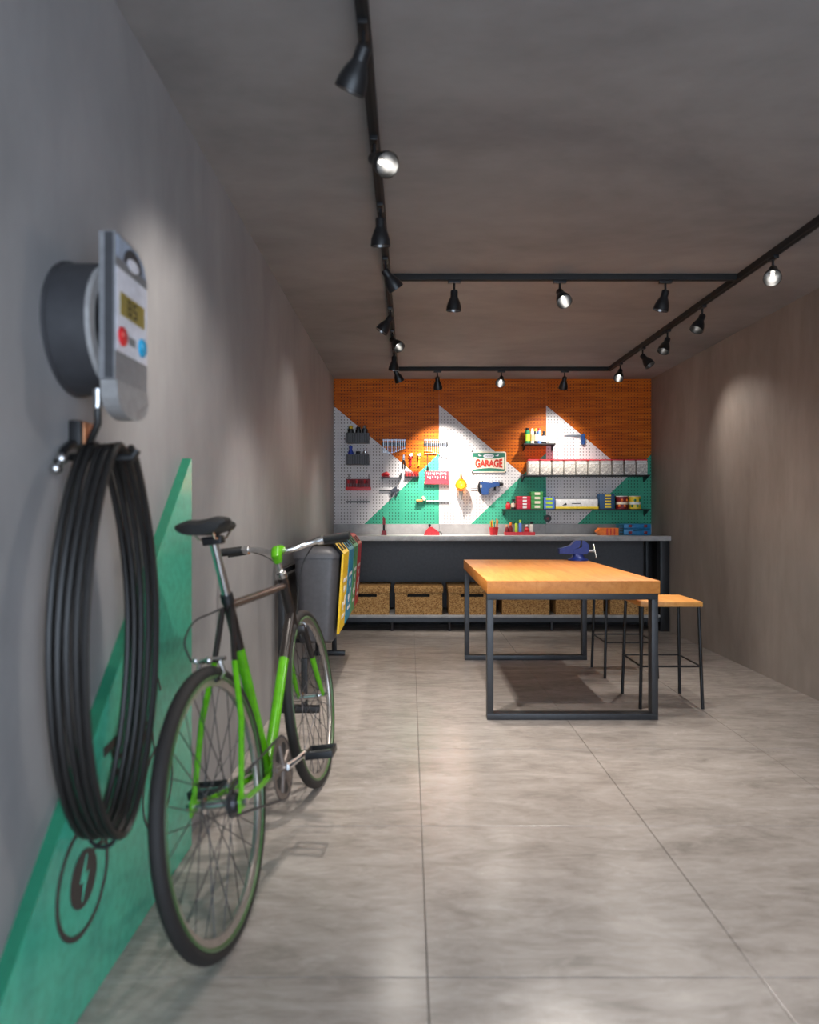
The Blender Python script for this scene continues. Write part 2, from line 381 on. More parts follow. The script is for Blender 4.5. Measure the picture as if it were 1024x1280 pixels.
for a, b, d, s_ in [(568, 372, (-.02, .10, -1), 'between the floor glare and the green-triangle wall end'), (700, 375, (.1, -.6, -.65), 'in the middle of its rail, bulb glowing'), (832, 373, (-.2, .15, -.9), 'at the end close to the bare wall')]:
    spot(a, b, 'M', d, power={568: 1.7, 700: 2.2, 832: 1}[a], ang={568: 62, 700: 88, 832: 88}[a], label= 'black bell spotlight on the cross rail above the table, '+{568: 'at the green-triangle wall end', 700: 'middle of three', 832: 'at the bare wall end'}[a])
for a, b, d in [(547, 478, (.08, .57, -1.1)), (627, 480, (-.2, -.75, -.62)), (706, 478, (-.04, .57, -.95))]:
    spot(a, b, 'B', d, power={547: 3.6, 627: .12, 706: 1.2}[a], ang={547: 74, 627: 80, 706: 90}[a], label= 'black bell spotlight on the cross rail by the pegboard, '+{547: 'at the green-triangle wall end', 627: 'middle of three', 706: 'at the bare wall end'}[a])

# ------------------------------------------------------------------ workbench along the back wall
WT = .884
wbn = thing('workbench', 'long dark workbench with pale stone top under the pegboard', 'workbench', (.83, 6.42, 0))
obj('worktop', MB().box(XL+.002, XR-.002, 6.395, PEG-.0125, WT-.044, WT, .003), 'worktop_stone', wbn)
obj('back_panel', MB().box(XL+.03, XR-.09, PEG-.03, PEG+.013, .16, WT-.046), 'dark_panel', wbn, smooth=0)
for x0, x1 in ((XL+.01, XL+.095), (2.322, 2.404)):
    obj('leg', MB().box(x0, x1, 6.43, 6.51, 0, WT-.045, .002), 'black_satin', wbn)
    obj('leg', MB().box(x0, x1, 6.82, 6.893, 0, WT-.045, .002), 'black_satin', wbn)
    obj('side_panel', MB().box(x0+.06, x1-.01, 6.512, 6.818, .05, WT-.046), 'black_matte', wbn, smooth=0)
obj('lower_shelf', MB().box(XL+.096, 2.321, 6.43, 6.893, .128, .150, .002), 'worktop_stone', wbn)
obj('shelf_beam_or_void', MB().box(XL+.096, 2.321, 6.45, 6.49, .085, .128), 'leg_grey', wbn, smooth=0)
obj('shelf_beam_or_void', MB().box(XL+.096, 2.321, 6.84, 6.88, .0, .128), 'black_matte', wbn, smooth=0)  # black board down to the floor, standing for the dark void under the shelf
for px in (490, 562, 690):
    X, _ = at(px, 780, 6.47)
    obj('foot', MB().cyl((X, 6.47, 0), (X, 6.47, .086), .014, 10), 'dark_steel', wbn)
# chipboard storage boxes on the lower shelf
def cork_box():
    t = thing('storage_box', '', 'box', (0, 0, 0), 'chipboard boxes on the bench shelf')
    W, D, Hh = .455, .34, .265
    # body with a real hand slot: four strips round the slot on the front
    b = MB(); zs0, zs1, sw = .165, .192, .105
    b.box(-W/2+.008, W/2-.008, .012, D, 0, Hh-.02)
    b.box(-W/2+.008, W/2-.008, 0, .012, 0, zs0); b.box(-W/2+.008, W/2-.008, 0, .012, zs1, Hh-.02)
    b.box(-W/2+.008, -sw, 0, .012, zs0, zs1); b.box(sw, W/2-.008, 0, .012, zs0, zs1)
    obj('body', b, 'chipboard', t, local=True, smooth=0)
    obj('hand_slot', MB().box(-sw, sw, .0105, .013, zs0, zs1), 'hole_black', t, local=True, smooth=0)
    obj('lid', MB().box(-W/2, W/2, -.008, D+.008, Hh-.058, Hh, .003), 'chipboard', t, local=True)
    return t
cb = cork_box()
wl_ = ['leftmost seen past the recycling bins', '', '', '', '', '']
spec = [(457, 'beside the recycling bins'), (523.5, 'standing second from the recycling bins'), (590.5, 'behind the table leg, third from the bins'), (657.5, 'seen under the table, fourth from the bins'),
        (724.5, 'seen under the table, second from the bench leg'), (789, 'next to the bench leg by the bare wall')]
for i, (px, s_) in enumerate(spec):
    o = cb if i == 0 else copy_tree(cb)
    X, _ = at(px, 750, 6.47); o.location = (X if i < 5 else 2.318-.23, 6.462, .150); o['label'] = 'lidded chipboard storage box '+s_

# ------------------------------------------------------------------ table, stools, vise
TXa, TXb, TYa, TYb, TZ = .413, 1.335, 3.70, 5.30, .745
tb = thing('work_table', 'high wooden work table on black square-loop legs', 'table', ((TXa+TXb)/2, TYa, 0))
obj('tabletop', MB().box(TXa, TXb, TYa, TYb, TZ-.068, TZ, .003), 'table_wood', tb)
for y in (TYa+.012, TYb-.10):
    w = .034; x0, x1 = TXa+.002, TXb-.006; z1 = TZ-.068
    obj('leg', MB().box(x0, x0+w, y, y+.06, w, z1-w, .0015), 'leg_grey', tb)
    obj('leg', MB().box(x1-w, x1, y, y+.06, w, z1-w, .0015), 'leg_grey', tb)
    obj('floor_bar', MB().box(x0, x1, y, y+.06, 0, w, .0015), 'leg_grey', tb)
    obj('top_bar', MB().box(x0, x1, y, y+.06, z1-w, z1, .0015), 'leg_grey', tb)
def stool():
    t = thing('bar_stool', '', 'stool', (0, 0, 0), 'stools at the table')
    w, h = .172, .604
    obj('seat', MB().box(-w-.004, w+.004, -.17, .17, h-.028, h, .003), 'stool_wood', t, local=True)
    for sx in (-1, 1):
        for sy in (-1, 1):
            obj('leg', MB().cyl((sx*(w-.012), sy*.15, h-.028), (sx*(w+.004), sy*.166, 0), .0095, 12), 'black_metal', t, local=True)
    xw, yw, zs = w-.003, .1595, .238
    for sy in (-1, 1): obj('stretcher', MB().cyl((-xw, sy*yw, zs), (xw, sy*yw, zs), .0055, 8), 'black_metal', t, local=True)
    for sx in (-1, 1): obj('stretcher', MB().cyl((sx*xw, -yw, zs), (sx*xw, yw, zs), .0055, 8), 'black_metal', t, local=True)
    return t
s1 = stool(); s1.location = (1.479, 4.09, 0); s1['label'] = 'wooden-seat stool with thin black legs, its seat clear of the table'
s2 = copy_tree(s1); s2.location = (1.479, 4.80, 0); s2['label'] = 'black-legged stool whose seat hides behind the table top, nearer the workbench'
# bench vise
vx, vy = 1.262, 5.205
v = thing('bench_vise', 'blue cast bench vise on the far corner of the table', 'vise', (vx, vy, TZ))
def V(dx, dz): return (vx+dx*.006, TZ+dz*.006)
obj('base', MB().lathe([(0, 0), (.076, 0), (.076, .010), (.06, .016), (.045, .03), (.04, .05), (0, .05)], Matrix.Translation((vx, vy, TZ)), 20), 'vise_blue', v)
obj('fixed_jaw', MB().prism([V(-6, 8), V(10, 8), V(13, 13), V(12, 20), V(7, 25), V(4, 25), V(3.4, 17), V(0, 15.5), V(-6, 14)], 'Y', vy-.035, vy+.035), 'vise_blue', v, smooth=20)
obj('moving_jaw', MB().prism([V(-24, 9), V(-6.2, 8), V(-6, 14), V(-.2, 16), V(1.2, 18), V(2.6, 25), V(-4, 25), V(-10, 19), V(-14, 17.5), V(-24, 15)], 'Y', vy-.03, vy+.03), 'vise_blue', v, smooth=20)
obj('jaw_plate', MB().box(vx+.0162, vx+.0225, vy-.04, vy+.04, TZ+.115, TZ+.152), 'black_metal', v)
obj('screw', MB().cyl((vx+.07, vy, TZ+.07), (vx+.125, vy, TZ+.07), .011, 12), 'steel', v)
ha = MB().cyl((vx+.118, vy-.07, TZ+.03), (vx+.135, vy+.07, TZ+.112), .006, 10); ha.ball((vx+.118, vy-.07, TZ+.03), .01, n=10); ha.ball((vx+.135, vy+.07, TZ+.112), .01, n=10)
obj('handle', ha, 'chrome', v)

# ------------------------------------------------------------------ bicycle (local: x to its right, y forward, z up)
psi, phi, RW = .09, -.134, .355
dv = Vector((math.sin(psi), math.cos(psi), 0)); n0 = Vector((math.cos(psi), -math.sin(psi), 0)); zz = Vector((0, 0, 1))
up = zz*math.cos(phi)+n0*math.sin(phi); nr = n0*math.cos(phi)-zz*math.sin(phi)
org = Vector((-.501, 1.81, RW*math.cos(phi)+.0025))-up*RW
bike = thing('bicycle', 'green and black flat-bar bicycle leaning by the grey wall', 'bicycle')
bike.matrix_world = Matrix((( nr.x, dv.x, up.x, org.x), (nr.y, dv.y, up.y, org.y), (nr.z, dv.z, up.z, org.z), (0, 0, 0, 1)))
def bp(name, mb, m, parent=None): return obj(name, mb, m, parent or bike, local=True)
BBp, SC, HT, HB = Vector((0, .42, .29)), Vector((0, .262, .862)), Vector((0, .862, .868)), Vector((0, .934, .672))
RH, FH = Vector((0, 0, RW)), Vector((0, 1.058, RW))
L_ = lambda a, b, t: a+(b-a)*t
frame = bp('frame', MB().cyl(HB, HT, .0195, 16), 'frame_black')
bp('bottom_bracket', MB().cyl(BBp+Vector((-.037, 0, 0)), BBp+Vector((.037, 0, 0)), .021, 16), 'frame_green', frame)
stm = .30
bp('seat_tube', MB().cyl(BBp, L_(BBp, SC, .72), .0165, 14), 'frame_green', frame)
bp('seat_tube_upper', MB().cyl(L_(BBp, SC, .72), SC+(SC-BBp).normalized()*.012, .0166, 14), 'frame_black', frame)
tt0 = L_(BBp, SC, .96); tt1 = L_(HB, HT, .82)
bp('top_tube', MB().cyl(tt0, tt1, .014, 14), 'frame_bronze', frame)
dt1 = L_(HB, HT, .25)
bp('down_tube', MB().cyl(BBp, L_(BBp, dt1, .66), .0185, 14), 'frame_green', frame)
bp('down_tube_upper', MB().cyl(L_(BBp, dt1, .66), dt1, .0186, 14), 'frame_black', frame)
for s in (-1, 1):
    drop = Vector((s*.065, 0, RW)); top = SC+Vector((s*.014, -.012, -.03)); mid = top.lerp(drop, .30); mid.x = s*.03
    bp('seat_stay', MB().tube([mid, top.lerp(drop, .6)+Vector((s*.012, 0, 0)), drop], [.0085, .0085, .007], 10), 'frame_green', frame)
    bp('seat_stay_upper', MB().tube([top, mid], .0085, 10), 'frame_black', frame)
    bp('chain_stay', MB().tube([BBp+Vector((s*.022, -.01, 0)), Vector((s*.034, .30, .30)), Vector((s*.05, .17, .322)), drop], [.010, .010, .009, .007], 10), 'frame_green', frame)
    bp('dropout', MB().prism([(-.022, RW-.02), (.02, RW-.018), (.026, RW+.006), (.01, RW+.03), (-.014, RW+.014)], 'X', s*.065-.003, s*.065+.003), 'frame_green', frame)
# fork
crown = Vector((0, .940, .652))
fork = bp('fork', MB().box(-.045, .045, .925, .957, .638, .668, .008), 'frame_black')
for s in (-1, 1):
    a = crown+Vector((s*.04, 0, 0)); b = Vector((s*.052, 1.058, RW)); m1 = a.lerp(b, .42)+Vector((0, -.006, 0)); m2 = a.lerp(b, .75)+Vector((0, -.008, 0))
    bp('fork_blade_upper', MB().tube([a, m1], [.0125, .011], 12), 'frame_black', fork)
    bp('fork_blade', MB().tube([m1, m2, b], [.0115, .010, .007], 12), 'frame_green', fork)
ax = (HT-HB).normalized()
bp('headset', MB().cyl(HT, HT+ax*.018, .022, 16), 'chrome', fork)
# wheels
XM = Matrix.Rotation(PI/2, 4, 'Y')
def wheel(hub, name, axw, cass):
    T = Matrix.Translation(hub) @ XM
    rim = bp(name, MB().lathe([(.322, -.012), (.302, -.007), (.300, 0), (.302, .007), (.322, .012), (.318, .0)], T, 72, True), 'rim_grey')
    obj('tyre', MB().torus(RW-.0175, .0175, T, 80, 12), 'tyre_black', rim, local=True)
    obj('rim_stripe', MB().torus(.3235, .0055, Matrix.Translation(Vector(hub)+Vector((.0125, 0, 0))) @ XM, 72, 8), 'rim_green', rim, local=True)
    obj('hub', MB().lathe([(0, -axw-.008), (.006, -axw-.008), (.006, -.036), (.022, -.036), (.022, -.032), (.012, -.028), (.012, .028), (.022, .032), (.022, .036), (.006, .036), (.006, axw+.008), (0, axw+.008)], T, 18), 'chrome', rim, local=True)
    for s in (-1, 1):
        obj('axle_nut', MB().cyl(Vector(hub)+Vector((s*(axw+.003), 0, 0)), Vector(hub)+Vector((s*(axw+.016), 0, 0)), .0095, 6), 'chrome', rim, local=True)
    N = 32
    for k in range(N):
        s = 1 if k % 2 else -1; dirn = 1 if (k//2) % 2 else -1
        a = 2*PI*k/N; ah = a+dirn*1.25
        p0 = Vector(hub)+Vector((s*.034, .021*math.cos(ah), .021*math.sin(ah))); p1 = Vector(hub)+Vector((0, .301*math.cos(a), .301*math.sin(a)))
        obj('spoke', MB().tube([p0, p1], .0014, 5), 'dark_steel', rim, local=True)
    return rim
rw = wheel(RH, 'rear_wheel', .066, True); fw = wheel(FH, 'front_wheel', .054, False)
bp('freewheel', MB().lathe([(0, .037), (.030, .037), (.034, .040), (.034, .043), (.026, .046), (.024, .056), (0, .056)], Matrix.Translation(RH) @ XM, 24), 'dark_steel', rw)
# crankset
CRX = .047
ring = MB().lathe([(.02, CRX), (.096, CRX), (.096, CRX+.004), (.02, CRX+.004)], Matrix.Translation(BBp) @ XM, 48, True)
for k in range(5):
    a = 2*PI*k/5+.4; c = Vector((CRX+.002, BBp.y+.045*math.cos(a), BBp.z+.045*math.sin(a)))
    ring.tube([BBp+Vector((CRX+.002, 0, 0)), Vector((CRX+.002, BBp.y+.076*math.cos(a), BBp.z+.076*math.sin(a)))], [.012, .009], 8)
for k in range(44):
    a = 2*PI*k/44; ring.box(CRX, CRX+.003, BBp.y+.098*math.cos(a)-.003, BBp.y+.098*math.cos(a)+.003, BBp.z+.098*math.sin(a)-.003, BBp.z+.098*math.sin(a)+.003)
cs = bp('chainring', ring, 'chainring_grey')
for k in range(5):
    a = 2*PI*k/5+1.03; sl_ = [(BBp.y+r_*math.cos(a+da), BBp.z+r_*math.sin(a+da)) for r_, da in ((.044, -.22), (.078, -.26), (.082, 0), (.078, .26), (.044, .22))]
    obj('slot', MB().prism(sl_, 'X', CRX+.004, CRX+.0052), 'black_matte', cs, local=True, smooth=0)
obj('axle', MB().cyl(BBp+Vector((-.062, 0, 0)), BBp+Vector((.066, 0, 0)), .010, 14), 'chrome', cs, local=True)
pe = [Vector((.075, BBp.y+.168, BBp.z-.015)), Vector((-.07, BBp.y-.168, BBp.z+.015))]
for s, e in ((1, pe[0]), (-1, pe[1])):
    a = BBp+Vector((s*.06, 0, 0))
    bp('crank_arm', MB().tube([a, a.lerp(e, .5)+Vector((s*.004, 0, 0)), e], [.014, .010, .011], 10), 'chrome', cs)
    p = MB()
    for dy in (-.036, .036): p.box(e.x+s*.014, e.x+s*.108, e.y+dy-.006, e.y+dy+.006, e.z-.012, e.z+.012, .003)
    for dx in (.018, .104): p.box(e.x+s*dx-.005, e.x+s*dx+.005, e.y-.036, e.y+.036, e.z-.010, e.z+.010, .002)
    po = bp('pedal', p, 'black_satin')
    bp('pedal_axle', MB().cyl(e, e+Vector((s*.105, 0, 0)), .0065, 10), 'chrome', po)
ch = MB(); c1 = BBp+Vector((CRX+.002, 0, 0)); c2 = RH+Vector((.0415, 0, 0)); pts = []
for k in range(13): a = -PI/2+PI*k/12; pts.append(c1+Vector((0, .098*math.cos(a), .098*math.sin(a))))
for k in range(13): a = PI/2+PI*k/12; pts.append(c2+Vector((0, .034*math.cos(a), .034*math.sin(a))))
bp('chain', ch.tube(pts, .0038, 6, closed=True), 'dark_steel')
# saddle and post
sp0, sp1 = SC+(SC-BBp).normalized()*.005, Vector((0, .212, 1.035))
post = bp('seat_post', MB().cyl(sp0, sp1, .0135, 16), 'chrome')
bp('post_clamp', MB().cyl(SC-(SC-BBp).normalized()*.012, SC+(SC-BBp).normalized()*.014, .0195, 14), 'black_satin', post)
sd = MB(); secs = [(.115, .060, 1.082, .030), (.125, .074, 1.088, .040), (.16, .080, 1.09, .044), (.20, .066, 1.086, .042), (.25, .036, 1.082, .036), (.31, .023, 1.082, .030), (.37, .018, 1.082, .024), (.392, .012, 1.08, .014)]
rings = []
for (y, w, z, h) in secs:
    r_ = []
    for k in range(18):
        a = 2*PI*k/18; cx, cz = math.cos(a), math.sin(a)
        zz_ = z+(cz*h*.42 if cz > 0 else cz*h*.75); 
        if w > .055: zz_ -= .010*max(0, 1-abs(cx)*2.2)*(1 if cz > 0 else 0)
        r_.append(sd.bm.verts.new((cx*w, y, zz_)))
    rings.append(r_)
for A, B in zip(rings, rings[1:]):
    for k in range(18): sd._face((A[k], A[(k+1) % 18], B[(k+1) % 18], B[k]))
sd._face(rings[0]); sd._face(rings[-1][::-1])
sad = bp('saddle', sd, 'black_rubber')
for s in (-1, 1):
    bp('saddle_rail', MB().tube([(s*.028, .14, 1.072), (s*.022, .165, 1.045), (s*.022, .26, 1.042), (s*.012, .34, 1.068)], .0035, 8), 'chrome', sad)
bp('saddle_clamp', MB().box(-.03, .03, .195, .232, 1.026, 1.052, .006), 'black_metal', sad)
# stem and handlebar
stem = bp('stem', MB().tube([HT+ax*.012, HT+ax*.075], .0125, 14), 'chrome')
sb = HT+ax*.085
bp('stem_clamp', MB().tube([HT+ax*.062, HT+ax*.070, HT+ax*.092, HT+ax*.104+Vector((0, .012, .004)), Vector((0, .888, .972)), Vector((0, .918, .970))], [.014, .019, .021, .022, .021, .018], 14), 'frame_green', stem)
bp('stem_bolt', MB().ball(HT+ax*.022, .020, (1, 1, .6), 12), 'chrome', stem)
bar = [(-.27, .925, .992), (-.16, .94, .990), (-.10, .935, .982), (-.05, .912, .970), (0, .905, .968), (.05, .912, .970), (.10, .935, .982), (.16, .94, .990), (.27, .925, .992)]
hb = bp('handlebar', MB().tube(smooth_path(bar, 4), .0115, 14), 'chrome')
for s in (-1, 1):
    bp('grip', MB().cyl((s*.168, .9385, .990), (s*.273, .9245, .992), .0165, 14), 'black_rubber', hb)
    bp('brake_lever', MB().tube([(s*.150, .955, .982), (s*.158, .985, .975), (s*.20, .992, .972), (s*.245, .985, .972)], [.008, .006, .005, .005], 8), 'black_metal', hb)
    bp('lever_clamp', MB().cyl((s*.140, .9385, .987), (s*.160, .94, .99), .0165, 14), 'chrome', hb)
# brakes and cables
def caliper(c, d, nm):
    b = MB()
    for s in (-1, 1):
        b.tube([c+Vector((0, d*.012, .018)), c+Vector((s*.03, d*.016, .012)), c+Vector((s*.036, d*.012, -.018)), c+Vector((s*.022, d*.008, -.034))], [.006, .007, .006, .005], 8)
    b.ball(c+Vector((0, d*.018, .018)), .011, n=10); b.ball(c+Vector((-.04, d*.012, .02)), .009, n=10)
    o = bp(nm, b, 'chrome')
    for s in (-1, 1): bp('brake_pad', MB().box(c.x+s*.0155-.004, c.x+s*.0155+.004, c.y-.022+d*.006, c.y+.022+d*.006, c.z-.042, c.z-.03, .002), 'black_rubber', o)
caliper(Vector((0, .972, .655))+Vector((0, .0, .0)), 1, 'front_brake')
caliper(Vector((0, .085, .70)), -1, 'rear_brake')
bp('brake_bridge', MB().cyl((-.036, .095, .715), (.036, .095, .715), .006, 10), 'chrome', frame)
bp('brake_cable', MB().tube(smooth_path([(.15, .965, .982), (.10, 1.03, .97), (.04, 1.05, .90), (.015, 1.03, .80), (.0, .995, .70), (-.03, .985, .675)]), .0026, 6), 'black_rubber')
bp('brake_cable', MB().tube(smooth_path([(-.15, .965, .982), (-.10, 1.02, .95), (-.03, .99, .89), (-.016, .90, .845), (-.016, .60, .84), (-.016, .30, .836), (-.03, .20, .83), (-.05, .12, .82), (-.058, .06, .775), (-.045, .06, .72)]), .0026, 6), 'black_rubber')

# ------------------------------------------------------------------ recycling bins on a rack
rk = thing('bin_rack', 'black floor rack carrying the recycling bins', 'rack', (XL+.1, 4.6, 0))
for y in (3.86, 5.38):
    obj('foot_bar', MB().box(XL+.02, -.50, y-.022, y+.022, 0, .035, .003), 'black_satin', rk)
    obj('upright', MB().box(XL+.03, XL+.065, y-.018, y+.018, .035, .80, .002), 'black_satin', rk)
    obj('post', MB().box(-.60, -.565, y-.018, y+.018, .035, .355 if y > 4 else .30, .002), 'black_satin', rk)
for z in (.33, .78): obj('cross_bar', MB().box(XL+.03, XL+.06, 3.86, 5.38, z-.015, z+.015, .002), 'black_satin', rk)
for y in (3.95, 4.33, 4.71, 5.09):
    obj('bin_arm', MB().box(XL+.06, -.46, y+.14, y+.17, .34, .362, .002), 'black_satin', rk)
def rrect(x0, x1, y0, y1, r, n=4):
    out = []
    for cx, cy, a0 in ((x1-r, y1-r, 0), (x0+r, y1-r, PI/2), (x0+r, y0+r, PI), (x1-r, y0+r, 3*PI/2)):
        for k in range(n+1): a = a0+PI/2*k/n; out.append((cx+r*math.cos(a), cy+r*math.sin(a)))
    return out
def loft(mb, loops):
    rs = [[mb.bm.verts.new(p) for p in lp] for lp in loops]; n = len(rs[0])
    for A, B in zip(rs, rs[1:]):
        for k in range(n): mb._face((A[k], A[(k+1) % n], B[(k+1) % n], B[k]))
    mb._face(rs[0][::-1]); mb._face(rs[-1]); return mb
colr = ['yellow', 'blue', 'green', 'red']
for i, cn in enumerate(colr):
    y0 = 3.95+.38*i; y1 = y0+.35
    t = thing('recycling_bin', {'yellow': 'grey recycling bin with yellow front panel', 'blue': 'recycling bin with blue front panel behind the yellow one', 'green': 'recycling bin with green front panel', 'red': 'recycling bin with red front panel next to the workbench'}[cn], 'recycling bin', (-.53, (y0+y1)/2, .365), 'recycling bins on the rack')
    def lp(x0, x1, dy, z, r): return [(p[0], p[1], z) for p in rrect(x0, x1, y0+dy, y1-dy, r)]
    obj('body', loft(MB(), [lp(-.635, -.445, .03, .365, .045), lp(-.64, -.435, .022, .375, .05), lp(-.664, -.402, .004, .84, .06), lp(-.664, -.402, .004, .85, .06)]), 'bin_grey', t)
    obj('lid', loft(MB(), [lp(-.672, -.396, .0, .846, .06), lp(-.672, -.396, .0, .866, .06), lp(-.664, -.402, .006, .888, .07), lp(-.65, -.425, .02, .912, .07), lp(-.62, -.46, .05, .928, .07), lp(-.58, -.5, .09, .933, .03)]), 'bin_grey', t)
    xt, xb = -.385, -.415          # front panel: upright sheet, sloping slot face and a cap over the lid
    zt, zbm = .872, .415
    p = MB().prism([(xb, zbm), (xb+.012, zbm), (xt+.012, zt), (xt, zt)], 'Y', y0+.01, y1-.01)
    fp = obj('front_panel', p, 'bin_'+cn, t, smooth=0)
    # sloping face as strips round the slots
    def slope(ya, yb, f0, f1):
        A = Vector((xt+.012, 0, zt)); B = Vector((xt-.045, 0, .942))
        a, b = A.lerp(B, f0), A.lerp(B, f1); nn = Vector((.07, 0, .057)).normalized()*.0018
        m = MB(); q = [(a.x, a.z), (b.x, b.z), (b.x-nn.x, b.z-nn.z), (a.x-nn.x, a.z-nn.z)]
        return m.prism(q, 'Y', ya, yb)
    slots = [(y0+.045, y0+.16), (y0+.19, y0+.305)]
    segs = [(y0+.01, slots[0][0], 0, 1), (slots[0][1], slots[1][0], 0, 1), (slots[1][1], y1-.01, 0, 1)]
    for s in slots: segs += [(s[0], s[1], 0, .22), (s[0], s[1], .78, 1)]
    mm = MB()
    for sgm in segs:
        q = slope(*sgm); me_ = bpy.data.meshes.new('tmp'); q.bm.to_mesh(me_); q.bm.free(); mm.bm.from_mesh(me_); bpy.data.meshes.remove(me_)
    obj('slot_face', mm, 'bin_'+cn, t, smooth=0)
    obj('slot_shade', MB().prism([(xt+.0094, zt-.002), (xt-.0476, .940), (xt-.056, .934), (xt+.001, zt-.008)], 'Y', y0+.015, y1-.015), 'hole_black', t, smooth=0)  # black sheet close under the face, painting the shade inside the slots
    obj('cap', MB().box(-.56, xt-.045, y0+.01, y1-.01, .934, .944, .002), 'bin_'+cn, t)
    # white recycling mark and strokes on the panel
    mk = MB(); yc = (y0+y1)/2
    def fx(z): return xb+.012+(xt-xb)*(z-zbm)/(zt-zbm)+.0012
    def quad(ya, yb, za, zb_):
        vs_ = [mk.bm.verts.new((fx(z)+o, y, z)) for o in (0, .0012) for (y, z) in ((ya, za), (yb, za), (yb, zb_), (ya, zb_))]
        for f in ((0, 1, 2, 3), (4, 5, 6, 7), (0, 1, 5, 4), (1, 2, 6, 5), (2, 3, 7, 6), (3, 0, 4, 7)): mk._face([vs_[j] for j in f])
    for k in range(3):
        a = PI/2+2*PI*k/3
        for s_, w_ in ((0, .030), (.5, .022)):
            cy, cz = yc+.062*math.cos(a+s_), .60+.062*math.sin(a+s_); quad(cy-w_, cy+w_, cz-.014, cz+.014)
    quad(yc-.10, yc+.10, .70, .722); quad(yc-.08, yc+.08, .485, .505)
    obj('printed_mark', mk, 'white_paint', fp, smooth=0)

# ------------------------------------------------------------------ car charger, hook and hanging cable on the left wall
DY, DZ, DR = 1.571, 1.525, .145
cg = thing('car_charger', 'grey wall charger with small display on a round drum', 'charger', (XL, DY, DZ))
MX = Matrix.Translation((XL, DY, DZ)) @ XM
obj('mount_drum', MB().lathe([(0, 0), (DR+.004, 0), (DR+.004, .008), (DR, .010), (DR, .088), (0, .088)], MX, 56), 'charger_dark', cg)
obj('drum_rim', MB().lathe([(DR-.03, .088), (DR-.002, .088), (DR-.004, .098), (DR-.03, .098)], MX, 56, True), 'charger_light', cg)
xb0, xb1, ya, yb_ = XL+.098, XL+.132, 1.475, 1.655
body = [(ya, 1.40), (yb_, 1.40), (yb_, 1.66), (yb_-.022, 1.694), (yb_-.06, 1.712), (ya+.03, 1.716), (ya, 1.714)]
bd = obj('body', MB().prism(body, 'X', xb0, xb1), 'charger_grey', cg, smooth=20)
obj('body_seam', MB().prism([(ya-.0012, 1.402), (ya-.0012, 1.712), (ya+.001, 1.712), (ya+.001, 1.402)], 'X', xb0+.012, xb0+.03), 'charger_dark', bd, smooth=0)
low = [(ya+.0, 1.398), (ya+.004, 1.37)]+[(ya+.09+.088*math.cos(a), 1.372+.05*math.sin(a)*1.0) for a in [PI+PI*k/14 for k in range(15)]]+[(yb_-.002, 1.37), (yb_-.004, 1.398)]
obj('lower_cover', MB().prism(low, 'X', xb0+.002, xb1+.004), 'charger_light', cg, smooth=20)
def face(poly, m, nm, parent, t0=0, t1=.0015): return obj(nm, MB().prism(poly, 'X', xb1+t0, xb1+t1), m, parent, smooth=0)
lab = face([(ya+.004, 1.462), (yb_-.004, 1.462), (yb_-.004, 1.642), (ya+.004, 1.642)], 'label_white', 'face_label', cg)
lcd = face([(ya+.024, 1.543), (yb_-.024, 1.543), (yb_-.024, 1.592), (ya+.024, 1.592)], 'lcd_olive', 'display', cg, .001, .003)
dg = MB()
def seg7(y, z, w, h, on):
    t_ = .0045; S = {'a': (y, y+w, z+h-t_, z+h), 'g': (y, y+w, z+h/2-t_/2, z+h/2+t_/2), 'd': (y, y+w, z, z+t_), 'f': (y, y+t_, z+h/2, z+h), 'b': (y+w-t_, y+w, z+h/2, z+h), 'e': (y, y+t_, z, z+h/2), 'c': (y+w-t_, y+w, z, z+h/2)}
    for c in on: q = S[c]; dg.box(xb1+.003, xb1+.0036, *q)
seg7(1.535, 1.551, .020, .034, 'abcdefg'); seg7(1.566, 1.551, .020, .034, 'afgcd')
obj('digits', dg, 'lcd_digit', lcd, smooth=0)
for yc, mt in ((1.508, 'button_red'), (1.618, 'button_cyan')):
    obj('button', MB().lathe([(0, 0), (.021, 0), (.021, .004), (.017, .007), (0, .008)], Matrix.Translation((xb1+.001, yc, 1.497)) @ XM, 24), mt, cg)
face([(1.545, 1.488), (1.58, 1.488), (1.58, 1.506), (1.545, 1.506)], 'charger_grey', 'button_strip', lab, .001, .0025)
lg = face([(ya+.008, 1.664), (yb_-.006, 1.664), (yb_-.024, 1.69), (yb_-.06, 1.706), (ya+.008, 1.71)], 'label_blue', 'badge', cg)
arc = [(1.565+.05*math.cos(a), 1.664+.038*math.sin(a)) for a in [PI*k/14 for k in range(15)]]
face(arc, 'charger_dark', 'badge_dome', lg, .0012, .0028)
face([(1.565+.032*math.cos(a), 1.668+.014*math.sin(a)) for a in [2*PI*k/16 for k in range(16)]], 'label_white', 'badge_oval', lg, .0025, .004)
obj('cable_gland', MB().cyl((XL+.085, 1.50, 1.38), (XL+.085, 1.497, 1.340), .012, 14, .009), 'chrome', cg)
